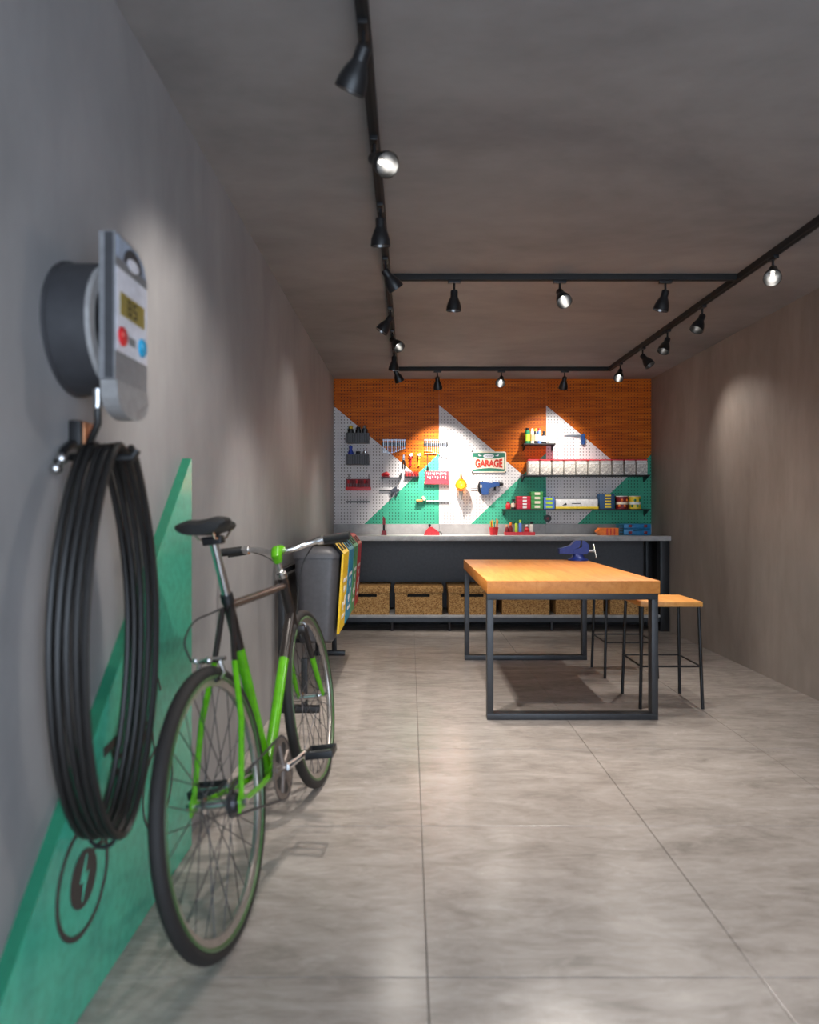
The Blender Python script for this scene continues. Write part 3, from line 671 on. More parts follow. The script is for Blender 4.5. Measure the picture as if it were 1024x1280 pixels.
# hook
hkY, hkZ = 1.56, 1.26
hk = thing('cable_hook', 'wall hook with chrome tips holding the black cable', 'hook', (XL, hkY, hkZ))
obj('wall_block', MB().box(XL, XL+.028, hkY+.0, hkY+.045, hkZ+.008, hkZ+.06, .004), 'copper', hk)
obj('block_plate', MB().box(XL, XL+.026, hkY-.018, hkY-.001, hkZ+.004, hkZ+.06, .003), 'black_satin', hk)
obj('peg', MB().tube([(XL, hkY-.01, hkZ-.022), (XL+.14, hkY-.01, hkZ-.022), (XL+.15, hkY-.01, hkZ-.005)], .009, 12), 'black_satin', hk)
arm = obj('cross_arm', MB().tube([(XL+.013, hkY-.09, hkZ-.04), (XL+.012, hkY-.06, hkZ-.010), (XL+.012, hkY-.03, hkZ+.006), (XL+.012, hkY+.10, hkZ+.002), (XL+.013, hkY+.175, hkZ+.012)], .009, 12), 'black_satin', hk)
for p_ in ((XL+.016, hkY-.103, hkZ-.052), (XL+.018, hkY-.083, hkZ-.03), (XL+.018, hkY+.172, hkZ+.014), (XL+.018, hkY+.196, hkZ+.022)):
    obj('tip', MB().ball(p_, .013, n=14), 'chrome', arm)
# hanging coil
cpts = []
NL = 5
lead = [(XL+.085, 1.497, 1.338), (XL+.085, 1.50, 1.31), (XL+.06, 1.52, 1.275)]
cpts += lead
cyc, czc, ry, rz = 1.553, .832, .182, .432
for l in range(NL):
    for k in range(48):
        th = 2*PI*(k/48); tt = (l+k/48)/NL
        wob = 1+.012*math.sin(3*th+l*1.7)
        y = cyc-ry*math.sin(th)*wob*(1-.34*max(0, math.cos(th))**2-.12*max(0, -math.cos(th))**3); z = czc+rz*math.cos(th)*(1+.006*math.sin(l*2.1))
        cpts.append((XL+.040+.088*tt, y, z))
cab = single('charging_cable', MB().tube(cpts, .0082, 8), 'cable_black', 'thick black charging cable coiled in long loops on the wall', 'cable', (XL+.06, cyc, czc-rz))
obj('cable_tie', MB().torus(.03, .005, Matrix.Translation((XL+.075, cyc-.01, czc-rz+.002)) @ Matrix.Rotation(PI/2, 4, 'X'), 20, 6, (1, 1)), 'black_matte', cab).location = (0, 0, 0)

# electric-bicycle pictogram on the green panel (flat print, thin)
XP = XL+TP
pg = thing('bicycle_pictogram', 'dark electric bicycle pictogram with lightning bolt on green panel', 'pictogram', (XP, 1.55, .18))
def ringp(cy, cz, r0, r1, m='pictogram_dark', nm='wheel_ring'):
    return obj(nm, MB().lathe([(r0, .0), (r1, 0), (r1, .002), (r0, .002)], Matrix.Translation((XP, cy, cz)) @ XM, 48, True), m, pg, smooth=0)
w1, w2, wz = (1.55, .305), (2.01, .325), .128
ringp(1.55, .30, .112, .124); ringp(2.01, .325, .112, .120)
dsc = obj('battery_disc', MB().lathe([(0, 0), (.062, 0), (.062, .002), (0, .002)], Matrix.Translation((XP, 1.55, .30)) @ XM, 36), 'pictogram_dark', pg, smooth=0)
bolt = [(1.562, .35), (1.530, .296), (1.548, .296), (1.538, .252), (1.572, .308), (1.553, .308)]
obj('bolt', MB().prism(bolt, 'X', XP+.002, XP+.0032), 'wall_green', dsc, smooth=0)
def stroke(pts_, w=.008, nm='stroke'):
    m = MB()
    for (a, b) in zip(pts_, pts_[1:]):
        a, b = Vector(a), Vector(b); d_ = (b-a).normalized(); n_ = Vector((-d_.y, d_.x))*w/2; a = a-d_*w*.4; b = b+d_*w*.4
        q = [a+n_, b+n_, b-n_, a-n_]; m.prism([(p.x, p.y) for p in q], 'X', XP, XP+.0018)
    return obj(nm, m, 'pictogram_dark', pg, smooth=0)
stroke([(1.60, .34), (1.78, .36), (1.935, .53), (1.94, .575)]); stroke([(1.78, .36), (1.70, .53)], .012); stroke([(1.725, .50), (1.935, .535)]); stroke([(2.01, .325), (1.945, .56), (1.965, .62), (2.01, .63), (2.025, .60)])
stroke([(1.66, .545), (1.735, .552)], .022, 'saddle_mark'); stroke([(1.61, .345), (1.66, .33), (1.72, .335)], .006)
obj('chainring_mark', MB().lathe([(0, 0), (.035, 0), (.035, .002), (0, .002)], Matrix.Translation((XP, 1.775, .365)) @ XM, 24), 'pictogram_dark', pg, smooth=0)

# ------------------------------------------------------------------ things on the pegboard
def PX(px, d=0): return (px-512)*(PEG-d)/FPX
def PZ(py, d=0): return CAM_H-(py-638)*(PEG-d)/FPX
def pb(px0, px1, py0, py1, d0, d1, bev=0, mb=None, dd=None):
    """box given by pixels at depth dd (its front by default), standing d0..d1 metres off the board"""
    dd = d1 if dd is None else dd
    return (mb or MB()).box(PX(px0, dd), PX(px1, dd), PEG-d1, PEG-d0, PZ(py1, dd), PZ(py0, dd), bev)
def pp(poly, d0, d1, mb=None, dd=None):
    dd = d1 if dd is None else dd
    return (mb or MB()).prism([(PX(a, dd), PZ(b, dd)) for a, b in poly], 'Y', PEG-d1, PEG-d0)
def pt(px, py, d): return (PX(px, d), PEG-d, PZ(py, d))
def pthing(name, label, cat, px, py, d=0, group=None): return thing(name, label, cat, pt(px, py, d), group)
def zc(px, py0, py1, d, r, n=16, r2=None): return MB().cyl(pt(px, py1, d), pt(px, py0, d), r, n, r2)
ordn = ['first', 'second', 'third', 'fourth', 'fifth', 'sixth', 'seventh', 'eighth', 'ninth', 'tenth', 'eleventh']
# two ribbed black baskets with bottles and cans
def bottle(name, label, cat, px, pyb, h, r, d, mbody, mcap, neck=.35, group=None, kind='can', mlabel=None):
    x_, y_, z_ = pt(px, pyb, d)
    t = thing(name, label, cat, (x_, y_, z_), group); M = Matrix.Translation((x_, y_, z_))
    if kind == 'can':
        obj('body', MB().lathe([(0, 0), (r*.95, 0), (r, .003), (r, h*.78), (r*.8, h*.82), (0, h*.82)], M, 16), mbody, t)
        obj('cap', MB().lathe([(0, h*.82), (r*.72, h*.82), (r*.72, h*.97), (r*.6, h), (0, h)], M, 16), mcap, t)
    else:
        obj('body', MB().lathe([(0, 0), (r*.95, 0), (r, .003), (r, h*.6), (r*.8, h*.7), (r*neck, h*.78), (r*neck, h*.86), (0, h*.86)], M, 16), mbody, t)
        obj('cap', MB().lathe([(0, h*.86), (r*neck*1.2, h*.86), (r*neck*1.2, h), (0, h)], M, 16), mcap, t)
    if mlabel: obj('label_band', MB().lathe([(r*1.01, h*.2), (r*1.02, h*.2), (r*1.02, h*.55), (r*1.01, h*.55)], M, 16, True), mlabel, t)
    return t
for py0, nm, items in ((541, 'upper black ribbed basket on the pegboard holding bottles', [(438.5, 'yellow_paint', 'black_satin', 'yellow-topped can'), (448, 'black_satin', 'black_satin', 'black can'), (456, 'dark_steel', 'chrome', 'silver-capped dark can')]),
                       (568, 'lower black ribbed basket on the pegboard holding a blue bottle', [(438.5, 'blue_paint', 'blue_paint', 'blue bottle'), (447.5, 'dark_steel', 'black_satin', 'short dark can'), (456.5, 'steel', 'chrome', 'silver can')])):
    t = pthing('wall_basket', nm, 'basket', 447, py0+12.5, 0, 'black baskets on the pegboard')
    obj('back_plate', pb(433, 461, py0, py0+12.5, 0, .004, 0, dd=.1), 'black_satin', t, smooth=0)
    obj('bottom', pb(433, 461, py0+11.8, py0+12.5, .004, .098, 0), 'black_satin', t, smooth=0)
    obj('front_plate', pb(433, 461, py0, py0+12.5, .098, .103, 0), 'dark_panel', t, smooth=0)
    for a in (433, 460.4): obj('side_plate', pb(a, a+.6, py0, py0+12.5, .004, .098, 0), 'black_satin', t, smooth=0)
    for k in range(9): obj('rib', pb(434.2+k*3.0, 435.4+k*3.0, py0+.6, py0+12, .103, .107, 0), 'black_satin', t, smooth=0)
    for k, (px, mb_, mc_, nm2) in enumerate(items):
        kind = 'bottle' if 'bottle' in nm2 else 'can'
        hh = (.16, .15, .165)[k] if py0 < 560 else (.175, .125, .13)[k]
        bottle(nm2.split()[-1], nm2+(' in the upper black basket' if py0 < 560 else ' in the lower black basket'), kind, px, py0+11.7, hh, .028, .052, mc_ if mb_ == 'yellow_paint' else mb_, mb_ if mb_ == 'yellow_paint' else mc_, .5, None, kind)
# red screwdriver holder
t = pthing('tool_holder', 'red tool holder full of screwdrivers on the pegboard', 'tool holder', 447, 613)
obj('back_plate', pb(432.5, 463, 598.5, 608.5, 0, .006), 'dark_red', t, smooth=0)
obj('front_tray', pb(432, 463.5, 608.5, 613, 0, .05, .002), 'red_paint', t)
for a in (436, 461): obj('bracket', pb(a-.5, a+.5, 592.5, 599, 0, .008), 'black_satin', t, smooth=0)
for k in range(8):
    px = 435.5+k*3.4; s_ = pthing('screwdriver', 'red screwdriver in the red tool holder, %s from the bin-side wall' % ordn[k], 'screwdriver', px, 608.3, .028, 'screwdrivers in the red holder')
    top = 599.5+random.random()*2.2
    obj('handle', zc(px, top, 604.5, .028, .0095, 10), ('red_paint', 'dark_red', 'dark_red')[k % 3], s_)
    obj('shaft', zc(px, 604.5, 608.3, .028, .0035, 6), 'steel', s_)
t = single('magnetic_strip', pb(432, 462, 626.4, 628.2, 0, .014, .002), 'black_satin', 'bare black strip below the red screwdriver holder', 'tool rack', pt(447, 628.2, 0))
# spanner racks
for ri, (px0, n, nm, lens) in enumerate([(479, 11, 'spanner rack straddling the wood and white print', [16, 16.5, 17, 17, 16.5, 16, 15, 14, 13, 12, 11]), (531, 11, 'spanner rack above the bright red tool panel', [14, 14, 14.5, 15, 16, 17, 18, 19, 20, 21, 22])]):
    r_ = pthing('spanner_rack', 'black '+nm, 'tool rack', px0+14, 557.5)
    obj('bar', pb(px0-1.2, px0+n*2.6+.4, 553.2, 557.4, 0, .012, .002), 'black_satin', r_)
    for k in range(n):
        px = px0+.6+k*2.6; L_px = lens[k]; y0 = 550
        s_ = pthing('spanner', 'steel spanner, %s from the bin-side wall in the rack %s' % (ordn[k], ('half on white', 'above red board')[ri]), 'spanner', px, y0+L_px, .013, 'spanners in the '+nm)
        m = MB(); c = (px, y0+1)
        pp([(px-.45, y0+1.5), (px-1.05, y0+.6), (px-1.0, y0-.7), (px-.35, y0-1.3), (px-.3, y0-.3), (px+.3, y0-.3), (px+.35, y0-1.3), (px+1.0, y0-.7), (px+1.05, y0+.6), (px+.45, y0+1.5), (px+.38, y0+L_px-2), (px+.85, y0+L_px-1.2), (px+.8, y0+L_px-.3), (px, y0+L_px), (px-.8, y0+L_px-.3), (px-.85, y0+L_px-1.2), (px-.38, y0+L_px-2)], .0125, .018, m)
        obj('shank', m, 'steel', s_, smooth=0)
# pliers, cutters and a driver hanging between the racks
def pliers(px, py, L, mh, label):
    t = pthing('pliers', label, 'pliers', px, py+L); 
    obj('jaws', pp([(px-.9, py+.2), (px-.2, py-1.2), (px+.2, py-1.2), (px+.9, py+.2), (px+1.2, py+L*.22), (px+.9, py+L*.34), (px-.9, py+L*.34), (px-1.2, py+L*.22)], .002, .014), 'steel', t)
    obj('pivot', MB().cyl(pt(px, py+L*.26, .014), pt(px, py+L*.26, .017), .005, 10), 'dark_steel', t)
    for s_ in (-1, 1):
        obj('handle', MB().tube([pt(px+s_*.3, py+L*.34, .008), pt(px+s_*1.3, py+L*.5, .009), pt(px+s_*1.5, py+L*.75, .009), pt(px+s_*1.1, py+L, .008)], [.004, .0065, .0065, .0045], 8), mh, t)
pliers(504.8, 569, 17, 'black_satin', 'long black-handled pliers hanging above the small screwdriver rail')
def mallet(px, mh, mhead, label):
    t = pthing('rubber_mallet', label, 'mallet', px, 582)
    obj('head', MB().cyl(pt(px-1.0, 569.5, .018), pt(px+2.6, 568.2, .018), .0165, 14), mhead, t)
    obj('collar', pp([(px-.8, 571), (px+1.6, 571), (px+1.4, 573.5), (px-.6, 573.5)], .004, .03), mh, t)
    obj('handle', MB().tube([pt(px+.4, 573, .014), pt(px-.1, 578, .012), pt(px-.4, 582.5, .010)], [.008, .007, .009], 8), mh, t)
mallet(513.5, 'red_paint', 'white_paint', 'small mallet with white head and red neck on the wood print')
mallet(524, 'yellow_paint', 'brush_hair', 'small mallet with pale head and yellow neck on the wood print')
t = pthing('tee_wrench', 'thin T-handled wrench hanging below the right-hand spanner rack'.replace('right-hand ', ''), 'wrench', 535, 587)
obj('cross_handle', MB().cyl(pt(531, 567, .010), pt(545, 567, .010), .0042, 8), 'wood_handle', t)
obj('shaft', MB().cyl(pt(534.6, 566.6, .009), pt(534.6, 584.5, .009), .004, 8), 'steel', t)
obj('socket', MB().cyl(pt(534.8, 583.5, .012), pt(534.8, 587.5, .012), .011, 10), 'black_satin', t)
# small rail with red grinder and black block
t = pthing('tool_rail', 'thin steel rail carrying a small red tool', 'tool rack', 489, 598)
obj('rail', pb(476, 502, 596.5, 598, 0, .05, .002), 'dark_steel', t)
for a in (478, 500): obj('bracket', pp([(a, 598), (a+.8, 598), (a+.4, 600.2)], 0, .04), 'dark_steel', t, smooth=0)
t = pthing('hand_sander', 'small red power tool on the thin steel rail', 'power tool', 481.5, 596.4, .03)
obj('body', MB().tube([pt(477, 594.6, .03), pt(479.5, 592.8, .03), pt(483, 592, .03), pt(486.5, 594, .03)], [.010, .017, .021, .014], 12), 'red_paint', t)
obj('base', pb(477, 487, 594.9, 596.4, .005, .05, .003), 'dark_red', t)
t = pthing('sanding_block', 'small black block at the end of the thin steel rail', 'block', 500.5, 596.4, .03)
obj('block', pb(499, 502, 593.8, 596.4, .01, .045, .003), 'black_satin', t); obj('knob', zc(501.6, 591.2, 593.8, .028, .010, 10), 'black_satin', t)
# screwdriver rail, red handles above, blades below
t = pthing('screwdriver_rail', 'black rail with a row of red-handled screwdrivers', 'tool rack', 515, 596.5)
obj('rail', pb(506, 524, 595.3, 596.8, 0, .03, .002), 'black_satin', t)
for k in range(9):
    px = 507+k*2.0; s_ = pthing('screwdriver', 'red-handled screwdriver, %s from the bin-side wall on the black rail' % ordn[k], 'screwdriver', px, 602, .018, 'screwdrivers on the black rail')
    obj('handle', zc(px, 589+.3*(k % 3), 595.2, .018, .0062, 8), ('dark_red', 'red_paint')[k % 2], s_)
    obj('shaft', zc(px, 595.2, 600.5+(k*7 % 4), .018, .0024, 6), 'dark_steel', s_)
# bright red tool panel
t = pthing('tool_board', 'bright red tool panel with rows of white tool shapes', 'tool panel', 546, 605)
obj('plate', pb(531.5, 561, 589, 604.5, 0, .012, .002), 'bright_red', t)
obj('lower_lip', pp([(530.8, 601), (561.6, 601), (561.6, 605), (530.8, 605)], .012, .034), 'bright_red', t, smooth=0)
for row, (yy, n, sp_) in enumerate(((590.8, 11, 2.4), (595.4, 8, 3.2))):
    for k in range(n):
        px = 533.6+row*1.2+k*sp_; hh = 2.0+((k*5+row*3) % 3)*.7
        obj('tool_slot', pp([(px-.28, yy), (px+.28, yy), (px+.5, yy+hh*.5), (px+.2, yy+hh), (px-.2, yy+hh), (px-.5, yy+hh*.5)], .012, .016), 'white_paint', t, smooth=0)
# chain-like white rail with a brush
t = pthing('ruler_rail', 'white notched rail on the green and white print', 'rail', 547, 627)
obj('rail', pb(533, 562, 625.6, 626.8, 0, .016), 'brush_hair', t, smooth=0)
for k in range(12): obj('notch', pb(533.8+k*2.35, 535+k*2.35, 625.4, 626.9, .016, .020), 'white_paint', t, smooth=0)
t = pthing('hand_brush', 'wooden brush with pale bristles beside the notched rail', 'brush', 526, 627)
obj('handle', pb(520.5, 528.6, 624.4, 627, .004, .04, .004), 'wood_handle', t)
obj('bristles', pp([(527, 621.4), (529.2, 619.6), (533, 623), (530.4, 626), (528.6, 624.4)], .004, .036), 'brush_hair', t)
# bar clamp
t = pthing('bar_clamp', 'black bar clamp with trigger grip on the pegboard', 'clamp', 488, 622)
obj('bar', pb(474, 492, 612.6, 614, .008, .016), 'black_metal', t, smooth=0)
obj('jaw', pp([(487.5, 613.6), (491, 610.5), (495, 608), (496.4, 609), (496, 611), (499.4, 611.2), (499.4, 614), (496, 614.4), (493, 615), (489, 615)], .002, .024), 'dark_steel', t)
obj('grip', pp([(489.5, 615), (492.5, 615), (491.6, 618), (490.2, 621.8), (488.2, 621.5), (488.8, 618)], .002, .024), 'black_satin', t)
obj('trigger', pp([(492.8, 615), (494.4, 614.8), (496, 618), (496.2, 620.5), (494.8, 620.2)], .004, .02), 'dark_steel', t)
# amber lamp
t = pthing('inspection_lamp', 'lit amber globe lamp hanging on the pegboard', 'lamp', 576.5, 618)
gx, gy, gz = pt(576.5, 606, .068)
obj('globe', MB().lathe([(.018, .062), (.03, .05), (.052, .026), (.06, 0), (.056, -.022), (.042, -.044), (.022, -.058), (.018, -.062)], Matrix.Translation((gx, gy, gz)), 28), 'amber_glass', t)
obj('bulb', MB().ball((gx, gy, gz), .024, n=14), 'amber_glow', t)
obj('hood', MB().lathe([(0, .115), (.006, .112), (.012, .085), (.022, .06), (.02, .056), (0, .058)], Matrix.Translation((gx, gy, gz)), 18), 'copper', t)
obj('handle', MB().lathe([(0, -.06), (.021, -.06), (.020, -.09), (.014, -.105), (.013, -.15), (0, -.152)], Matrix.Translation((gx, gy, gz)), 18), 'charger_light', t)
obj('hook', MB().tube([(gx, gy, gz+.112), (gx, gy+.01, gz+.13), (gx, PEG-.001, gz+.128)], .003, 8), 'steel', t)
al = bpy.data.lights.new('amber_bulb_light', 'POINT'); al.energy = .25; al.color = (1, .6, .15); al.shadow_soft_size = .02
ao = bpy.data.objects.new('amber_bulb_light', al); COL.objects.link(ao); ao.parent = t; ao.location = (0, gy-.075-t.location.y, gz-t.location.z)
# GARAGE sign
t = pthing('garage_sign', 'green and cream metal sign reading GARAGE in red', 'sign', 611.5, 590.5)
def rr(px0, px1, py0, py1, r): return [(a, b) for a, b in rrect(px0, px1, py0, py1, r, 4)]
obj('plate', pp(rr(589, 633, 564.5, 590.5, 2.2), .004, .016), 'cream', t, smooth=0)
obj('green_field', pp(rr(590.6, 631.4, 566, 589, 1.4), .016, .018), 'sign_green', t, smooth=0)
up_ = [(592, 571.5)]+[(592+39*k/12*.97+.6, 571.2+2.3*math.sin(PI*k/12)) for k in range(13)]; dn_ = [(630.4-38.2*k/12, 586.6-1.6*math.sin(PI*k/12)) for k in range(13)]
obj('cream_band', pp(up_[1:]+dn_, .018, .0195), 'cream', t, smooth=0)
obj('badge_oval', pp([(611+6.8*math.cos(2*PI*k/24), 570+2.8*math.sin(2*PI*k/24)) for k in range(24)], .0195, .021), 'label_white', t, smooth=0)
obj('badge_squiggle', MB().tube([pt(606.6+k*.9, 570+(.5 if k % 2 else -.5), .0215) for k in range(11)], .0022, 6), 'sign_green', t)
for s_ in (-1, 1): obj('wing_flash', pp([(611+s_*8, 569.8), (611+s_*13, 568), (611+s_*12, 570.2)], .018, .020), 'label_white', t, smooth=0)
me = text_mesh('GARAGE', PX(628)-PX(594), PZ(574)-PZ(584.6), .003)
ow = bpy.data.objects.new('lettering', me); COL.objects.link(ow); me.materials.clear(); me.materials.append(MATS['sign_red']); ow.parent = t
for v in me.vertices:
    u_ = v.co.x/(PX(628)-PX(594))*2-1; v.co.z = (v.co.z-.042)*(.82+.28*u_*u_)+.042
ow.location = Vector((PX(594), PEG-.0215, PZ(584.6)))-t.location
for a, b in ((590.3, 564.2), (590.3, 590), (632, 590)): obj('corner_screw', MB().cyl(pt(a, b, .001), pt(a, b, .02), .008, 8), 'black_satin', t)
# blue rotary hammer
t = pthing('rotary_hammer', 'dark blue rotary hammer drill hung under the garage sign', 'drill', 611, 618.5)
obj('body', pp([(600.5, 602.8), (606, 602.4), (614.5, 603.6), (618, 602.6), (623, 602.6), (624.5, 604), (624.5, 607.4), (619, 608.6), (614, 609.6), (611.2, 612), (610.8, 618.4), (604.5, 618.6), (602.2, 616), (601, 609)], .006, .062), 'drill_blue', t, smooth=30)
obj('rear_grip', MB().tube([pt(604, 602.8, .034), pt(600, 603, .034), pt(598.6, 607, .034), pt(599.2, 614, .034), pt(601.5, 617, .034)], .012, 10), 'black_satin', t)
obj('vent', pp([(600.2, 605.8), (602.8, 605.8), (602.8, 609.5), (600.2, 609.5)], .0625, .065), 'charger_light', t, smooth=0)
obj('chuck', MB().tube([pt(623.5, 605, .034), pt(626, 605, .034), pt(629.4, 605.4, .034)], [.026, .022, .013], 14), 'black_satin', t)
obj('side_handle', MB().tube([pt(618.8, 608, .034), pt(618.8, 611.5, .034), pt(618.6, 613.6, .034)], [.010, .011, .016], 10), 'black_satin', t)
obj('drill_bit', MB().cyl(pt(588, 610.4, .012), pt(600, 610.4, .012), .0045, 8), 'steel', t)
obj('hanger', MB().cyl(pt(612, 604, .03), (PX(612), PEG-.0005, PZ(604)), .004, 8), 'steel', t)
# hand saw with blue handle
t = pthing('hand_saw', 'small saw with grey blade and blue handle', 'saw', 719, 555)
obj('blade', pp([(706.5, 543.2), (727, 543.4), (727, 546.2), (706, 545.2)], .006, .010), 'steel', t, smooth=0)
obj('handle', pp([(727, 543.6), (729.6, 541.8), (731.6, 543.4), (731.6, 555), (727.4, 555.4)], .002, .026), 'drill_blue', t, smooth=30)
t = pthing('tape_disc', 'small dark round disc on the board below the shelf', 'disc', 684.5, 652)
obj('rim', MB().lathe([(.014, 0), (.036, 0), (.036, .02), (.014, .02)], Matrix.Translation(pt(684.5, 648, 0)) @ Matrix.Rotation(PI/2, 4, 'X'), 24, True), 'black_satin', t)
obj('core', MB().lathe([(0, 0), (.014, 0), (.014, .023), (0, .023)], Matrix.Translation(pt(684.5, 648, 0)) @ Matrix.Rotation(PI/2, 4, 'X'), 20), 'dark_red', t)

# ------------------------------------------------------------------ shelves and their contents
def shelf(px0, px1, py, D, label):
    """py: pixel row of the board's top at its front edge"""
    t = pthing('wall_shelf', label, 'shelf', (px0+px1)/2, py, 0)
    z1 = PZ(py, D)
    obj('board', MB().box(PX(px0, D), PX(px1, D), PEG-D, PEG, z1-.014, z1, .0015), 'shelf_black', t)
    for a in (px0+1, px1-2.6):
        x0 = PX(a, D); obj('bracket', MB().prism([(PEG, z1-.014), (PEG, z1-.065), (PEG-.02, z1-.06), (PEG-D*.85, z1-.02), (PEG-D*.85, z1-.014)], 'X', x0, x0+.012), 'black_satin', t, smooth=0)
    return z1
def zitem(px, d): return PX(px, d)
D1 = .13; z1 = shelf(655, 695, 554, D1, 'short black shelf of bottles and cans on the pegboard')
def can_at(px, z, d, h, r, mb_, mc_, name, label, kind='can', mlabel=None, neck=.4):
    x_ = PX(px, d); M = Matrix.Translation((x_, PEG-d, z)); t = thing(name, label, kind, (x_, PEG-d, z))
    if kind != 'bottle':
        obj('body', MB().lathe([(0, 0), (r*.95, 0), (r, .003), (r, h*.80), (r*.8, h*.84), (0, h*.84)], M, 18), mb_, t)
        obj('cap', MB().lathe([(0, h*.84), (r*.74, h*.84), (r*.74, h*.97), (r*.6, h), (0, h)], M, 18), mc_, t)
    else:
        obj('body', MB().lathe([(0, 0), (r*.95, 0), (r, .003), (r, h*.55), (r*.8, h*.66), (r*neck, h*.74), (r*neck, h*.86), (0, h*.86)], M, 18), mb_, t)
        obj('cap', MB().lathe([(0, h*.86), (r*neck*1.2, h*.86), (r*neck*1.2, h), (0, h)], M, 18), mc_, t)
    if mlabel: obj('label_band', MB().lathe([(r*1.005, h*.18), (r*1.02, h*.18), (r*1.02, h*.6), (r*1.005, h*.6)], M, 18, True), mlabel, t)
can_at(659.5, z1, .07, .155, .026, 'green_paint', 'black_satin', 'spray_can', 'tall dark green spray can with yellow label on short shelf', 'can', 'lime')
can_at(665.5, z1, .07, .150, .018, 'cream', 'cream', 'spray_can', 'slim cream spray can on short shelf', 'can', 'skin_tan')
can_at(670, z1, .07, .148, .019, 'black_satin', 'yellow_paint', 'spray_can', 'dark can with yellow cap on short shelf', 'can', 'brush_hair')
can_at(674.5, z1, .07, .152, .018, 'box_blue', 'red_paint', 'spray_can', 'pale blue can with red cap on short shelf', 'can', 'white_paint')
can_at(680, z1, .07, .125, .026, 'black_satin', 'black_satin', 'oil_bottle', 'black bottle with white label on short shelf', 'bottle', 'label_white')
x_ = PX(689, .07); t = thing('small_jar', 'low clear white jar at the end of short shelf', 'jar', (x_, PEG-.07, z1)); M = Matrix.Translation((x_, PEG-.07, z1))
obj('body', MB().lathe([(0, 0), (.034, 0), (.036, .004), (.036, .036), (.03, .042), (0, .042)], M, 20), 'plastic_white', t)
obj('lid', MB().lathe([(0, .042), (.031, .042), (.031, .056), (.012, .06), (.01, .07), (0, .071)], M, 20), 'plastic_white', t)
# ten red-lidded boxes
D2 = .15; z2 = shelf(654, 813, 593.5, D2, 'long black shelf of ten red-lidded boxes')
def nailbox():
    t = thing('storage_jar', 'clear square box of screws with red lid on long shelf', 'storage box', (0, 0, 0), 'red-lidded screw boxes in a row')
    w, h = .0535, .132
    obj('body', MB().box(-w, w, -w, w, 0, h, .004), 'screw_fill', t, local=True)
    obj('shoulder', MB().box(-w+.004, w-.004, -w+.004, w-.004, h, h+.009, .002), 'plastic_white', t, local=True)
    obj('lid', MB().box(-w-.001, w+.001, -w-.001, w+.001, h+.009, h+.021, .003), 'bright_red', t, local=True)
    obj('front_label', MB().box(-w+.012, w-.012, -w-.0015, -w, h*.80, h*.90), 'white_paint', t, local=True, smooth=0)
    return t
nb = nailbox()
for k in range(10):
    o = nb if k == 0 else copy_tree(nb); o.location = (PX(667.5+15.05*k, D2-.02), PEG-.075, z2)
    o['label'] = 'red-lidded square box of screws, %s on the long shelf' % (ordn[9-k]+' from the bare wall')
# lower shelf
D3 = .14; z3 = shelf(630, 813, 636.2, D3, 'longest black shelf with boxes and paint cans, just above the bench')
can_at(635.5, z3, .075, .075, .024, 'red_paint', 'dark_red', 'small_bottle', 'small round red bottle at shelf end', 'bottle', None, .6)
can_at(642, z3, .075, .095, .022, 'dark_steel', 'black_satin', 'small_bottle', 'small dark bottle with pale label beside red bottle', 'bottle', 'cream', .5)
def carton(name, label, px0, px1, z0, h, mbody, mlab, group, lab=(.4, .62)):
    d1 = .125; x0, x1 = PX(px0, d1), PX(px1, d1)
    t = thing(name, label, 'box', ((x0+x1)/2, PEG-.07, z0), group)
    obj('carton', MB().box(x0, x1, PEG-d1, PEG-.02, z0, z0+h-.0008, .0015), mbody, t)
    w = x1-x0
    obj('printed_label', MB().box(x0+w*lab[0], x0+w*lab[1], PEG-d1-.001, PEG-d1, z0+h*.22, z0+h*.8), mlab, t, smooth=0)
order = ['bottom', 'second', 'third', 'top']
for k in range(4): carton('parts_box', 'flat red parts box, %s of the red stack' % order[k], 646.5, 663.5, z3+k*.0315, .0315, 'box_red', 'white_paint', 'red parts boxes', (.42, .72))
for k in range(4): carton('parts_box', 'flat green parts box, %s of the green stack' % order[k], 664.2, 679, z3+k*.0425, .0425, 'box_green', 'cream', 'green parts boxes', (.3, .75))
for k in range(3): carton('parts_box', 'pale blue parts box, %s of the blue stack' % ['bottom', 'middle', 'top'][k], 680, 693.5, z3+k*.039, .039, 'box_blue', 'lime', 'blue parts boxes', (.2, .8))
t = pthing('wiper_box', 'long white box with yellow base on the lowest shelf', 'box', 722, 636, .08)
obj('carton', MB().box(PX(695, .12), PX(747.5, .12), PEG-.12, PEG-.03, z3+.022, z3+.095, .002), 'white_paint', t)
obj('yellow_base', MB().box(PX(695, .12), PX(748.5, .12), PEG-.123, PEG-.03, z3, z3+.022, .002), 'yellow_paint', t)
obj('printed_mark', MB().box(PX(715, .12), PX(726, .12), PEG-.1212, PEG-.12, z3+.05, z3+.058), 'lcd_digit', t, smooth=0)
obj('printed_mark', MB().prism([(PX(703, .12), z3+.035), (PX(708, .12), z3+.06), (PX(709, .12), z3+.038)], 'Y', PEG-.1212, PEG-.12), 'lcd_digit', t, smooth=0)
t = pthing('parts_carton', 'navy blue carton with stacked yellow labels on lowest shelf', 'box', 760, 636, .08)
obj('carton', MB().box(PX(750, .125), PX(768.5, .125), PEG-.125, PEG-.02, z3, z3+.145, .002), 'navy_box', t)
for k in range(5): obj('yellow_label', MB().box(PX(756.5, .125), PX(764, .125), PEG-.1262, PEG-.125, z3+.012+k*.028, z3+.027+k*.028), 'yellow_paint', t, smooth=0)
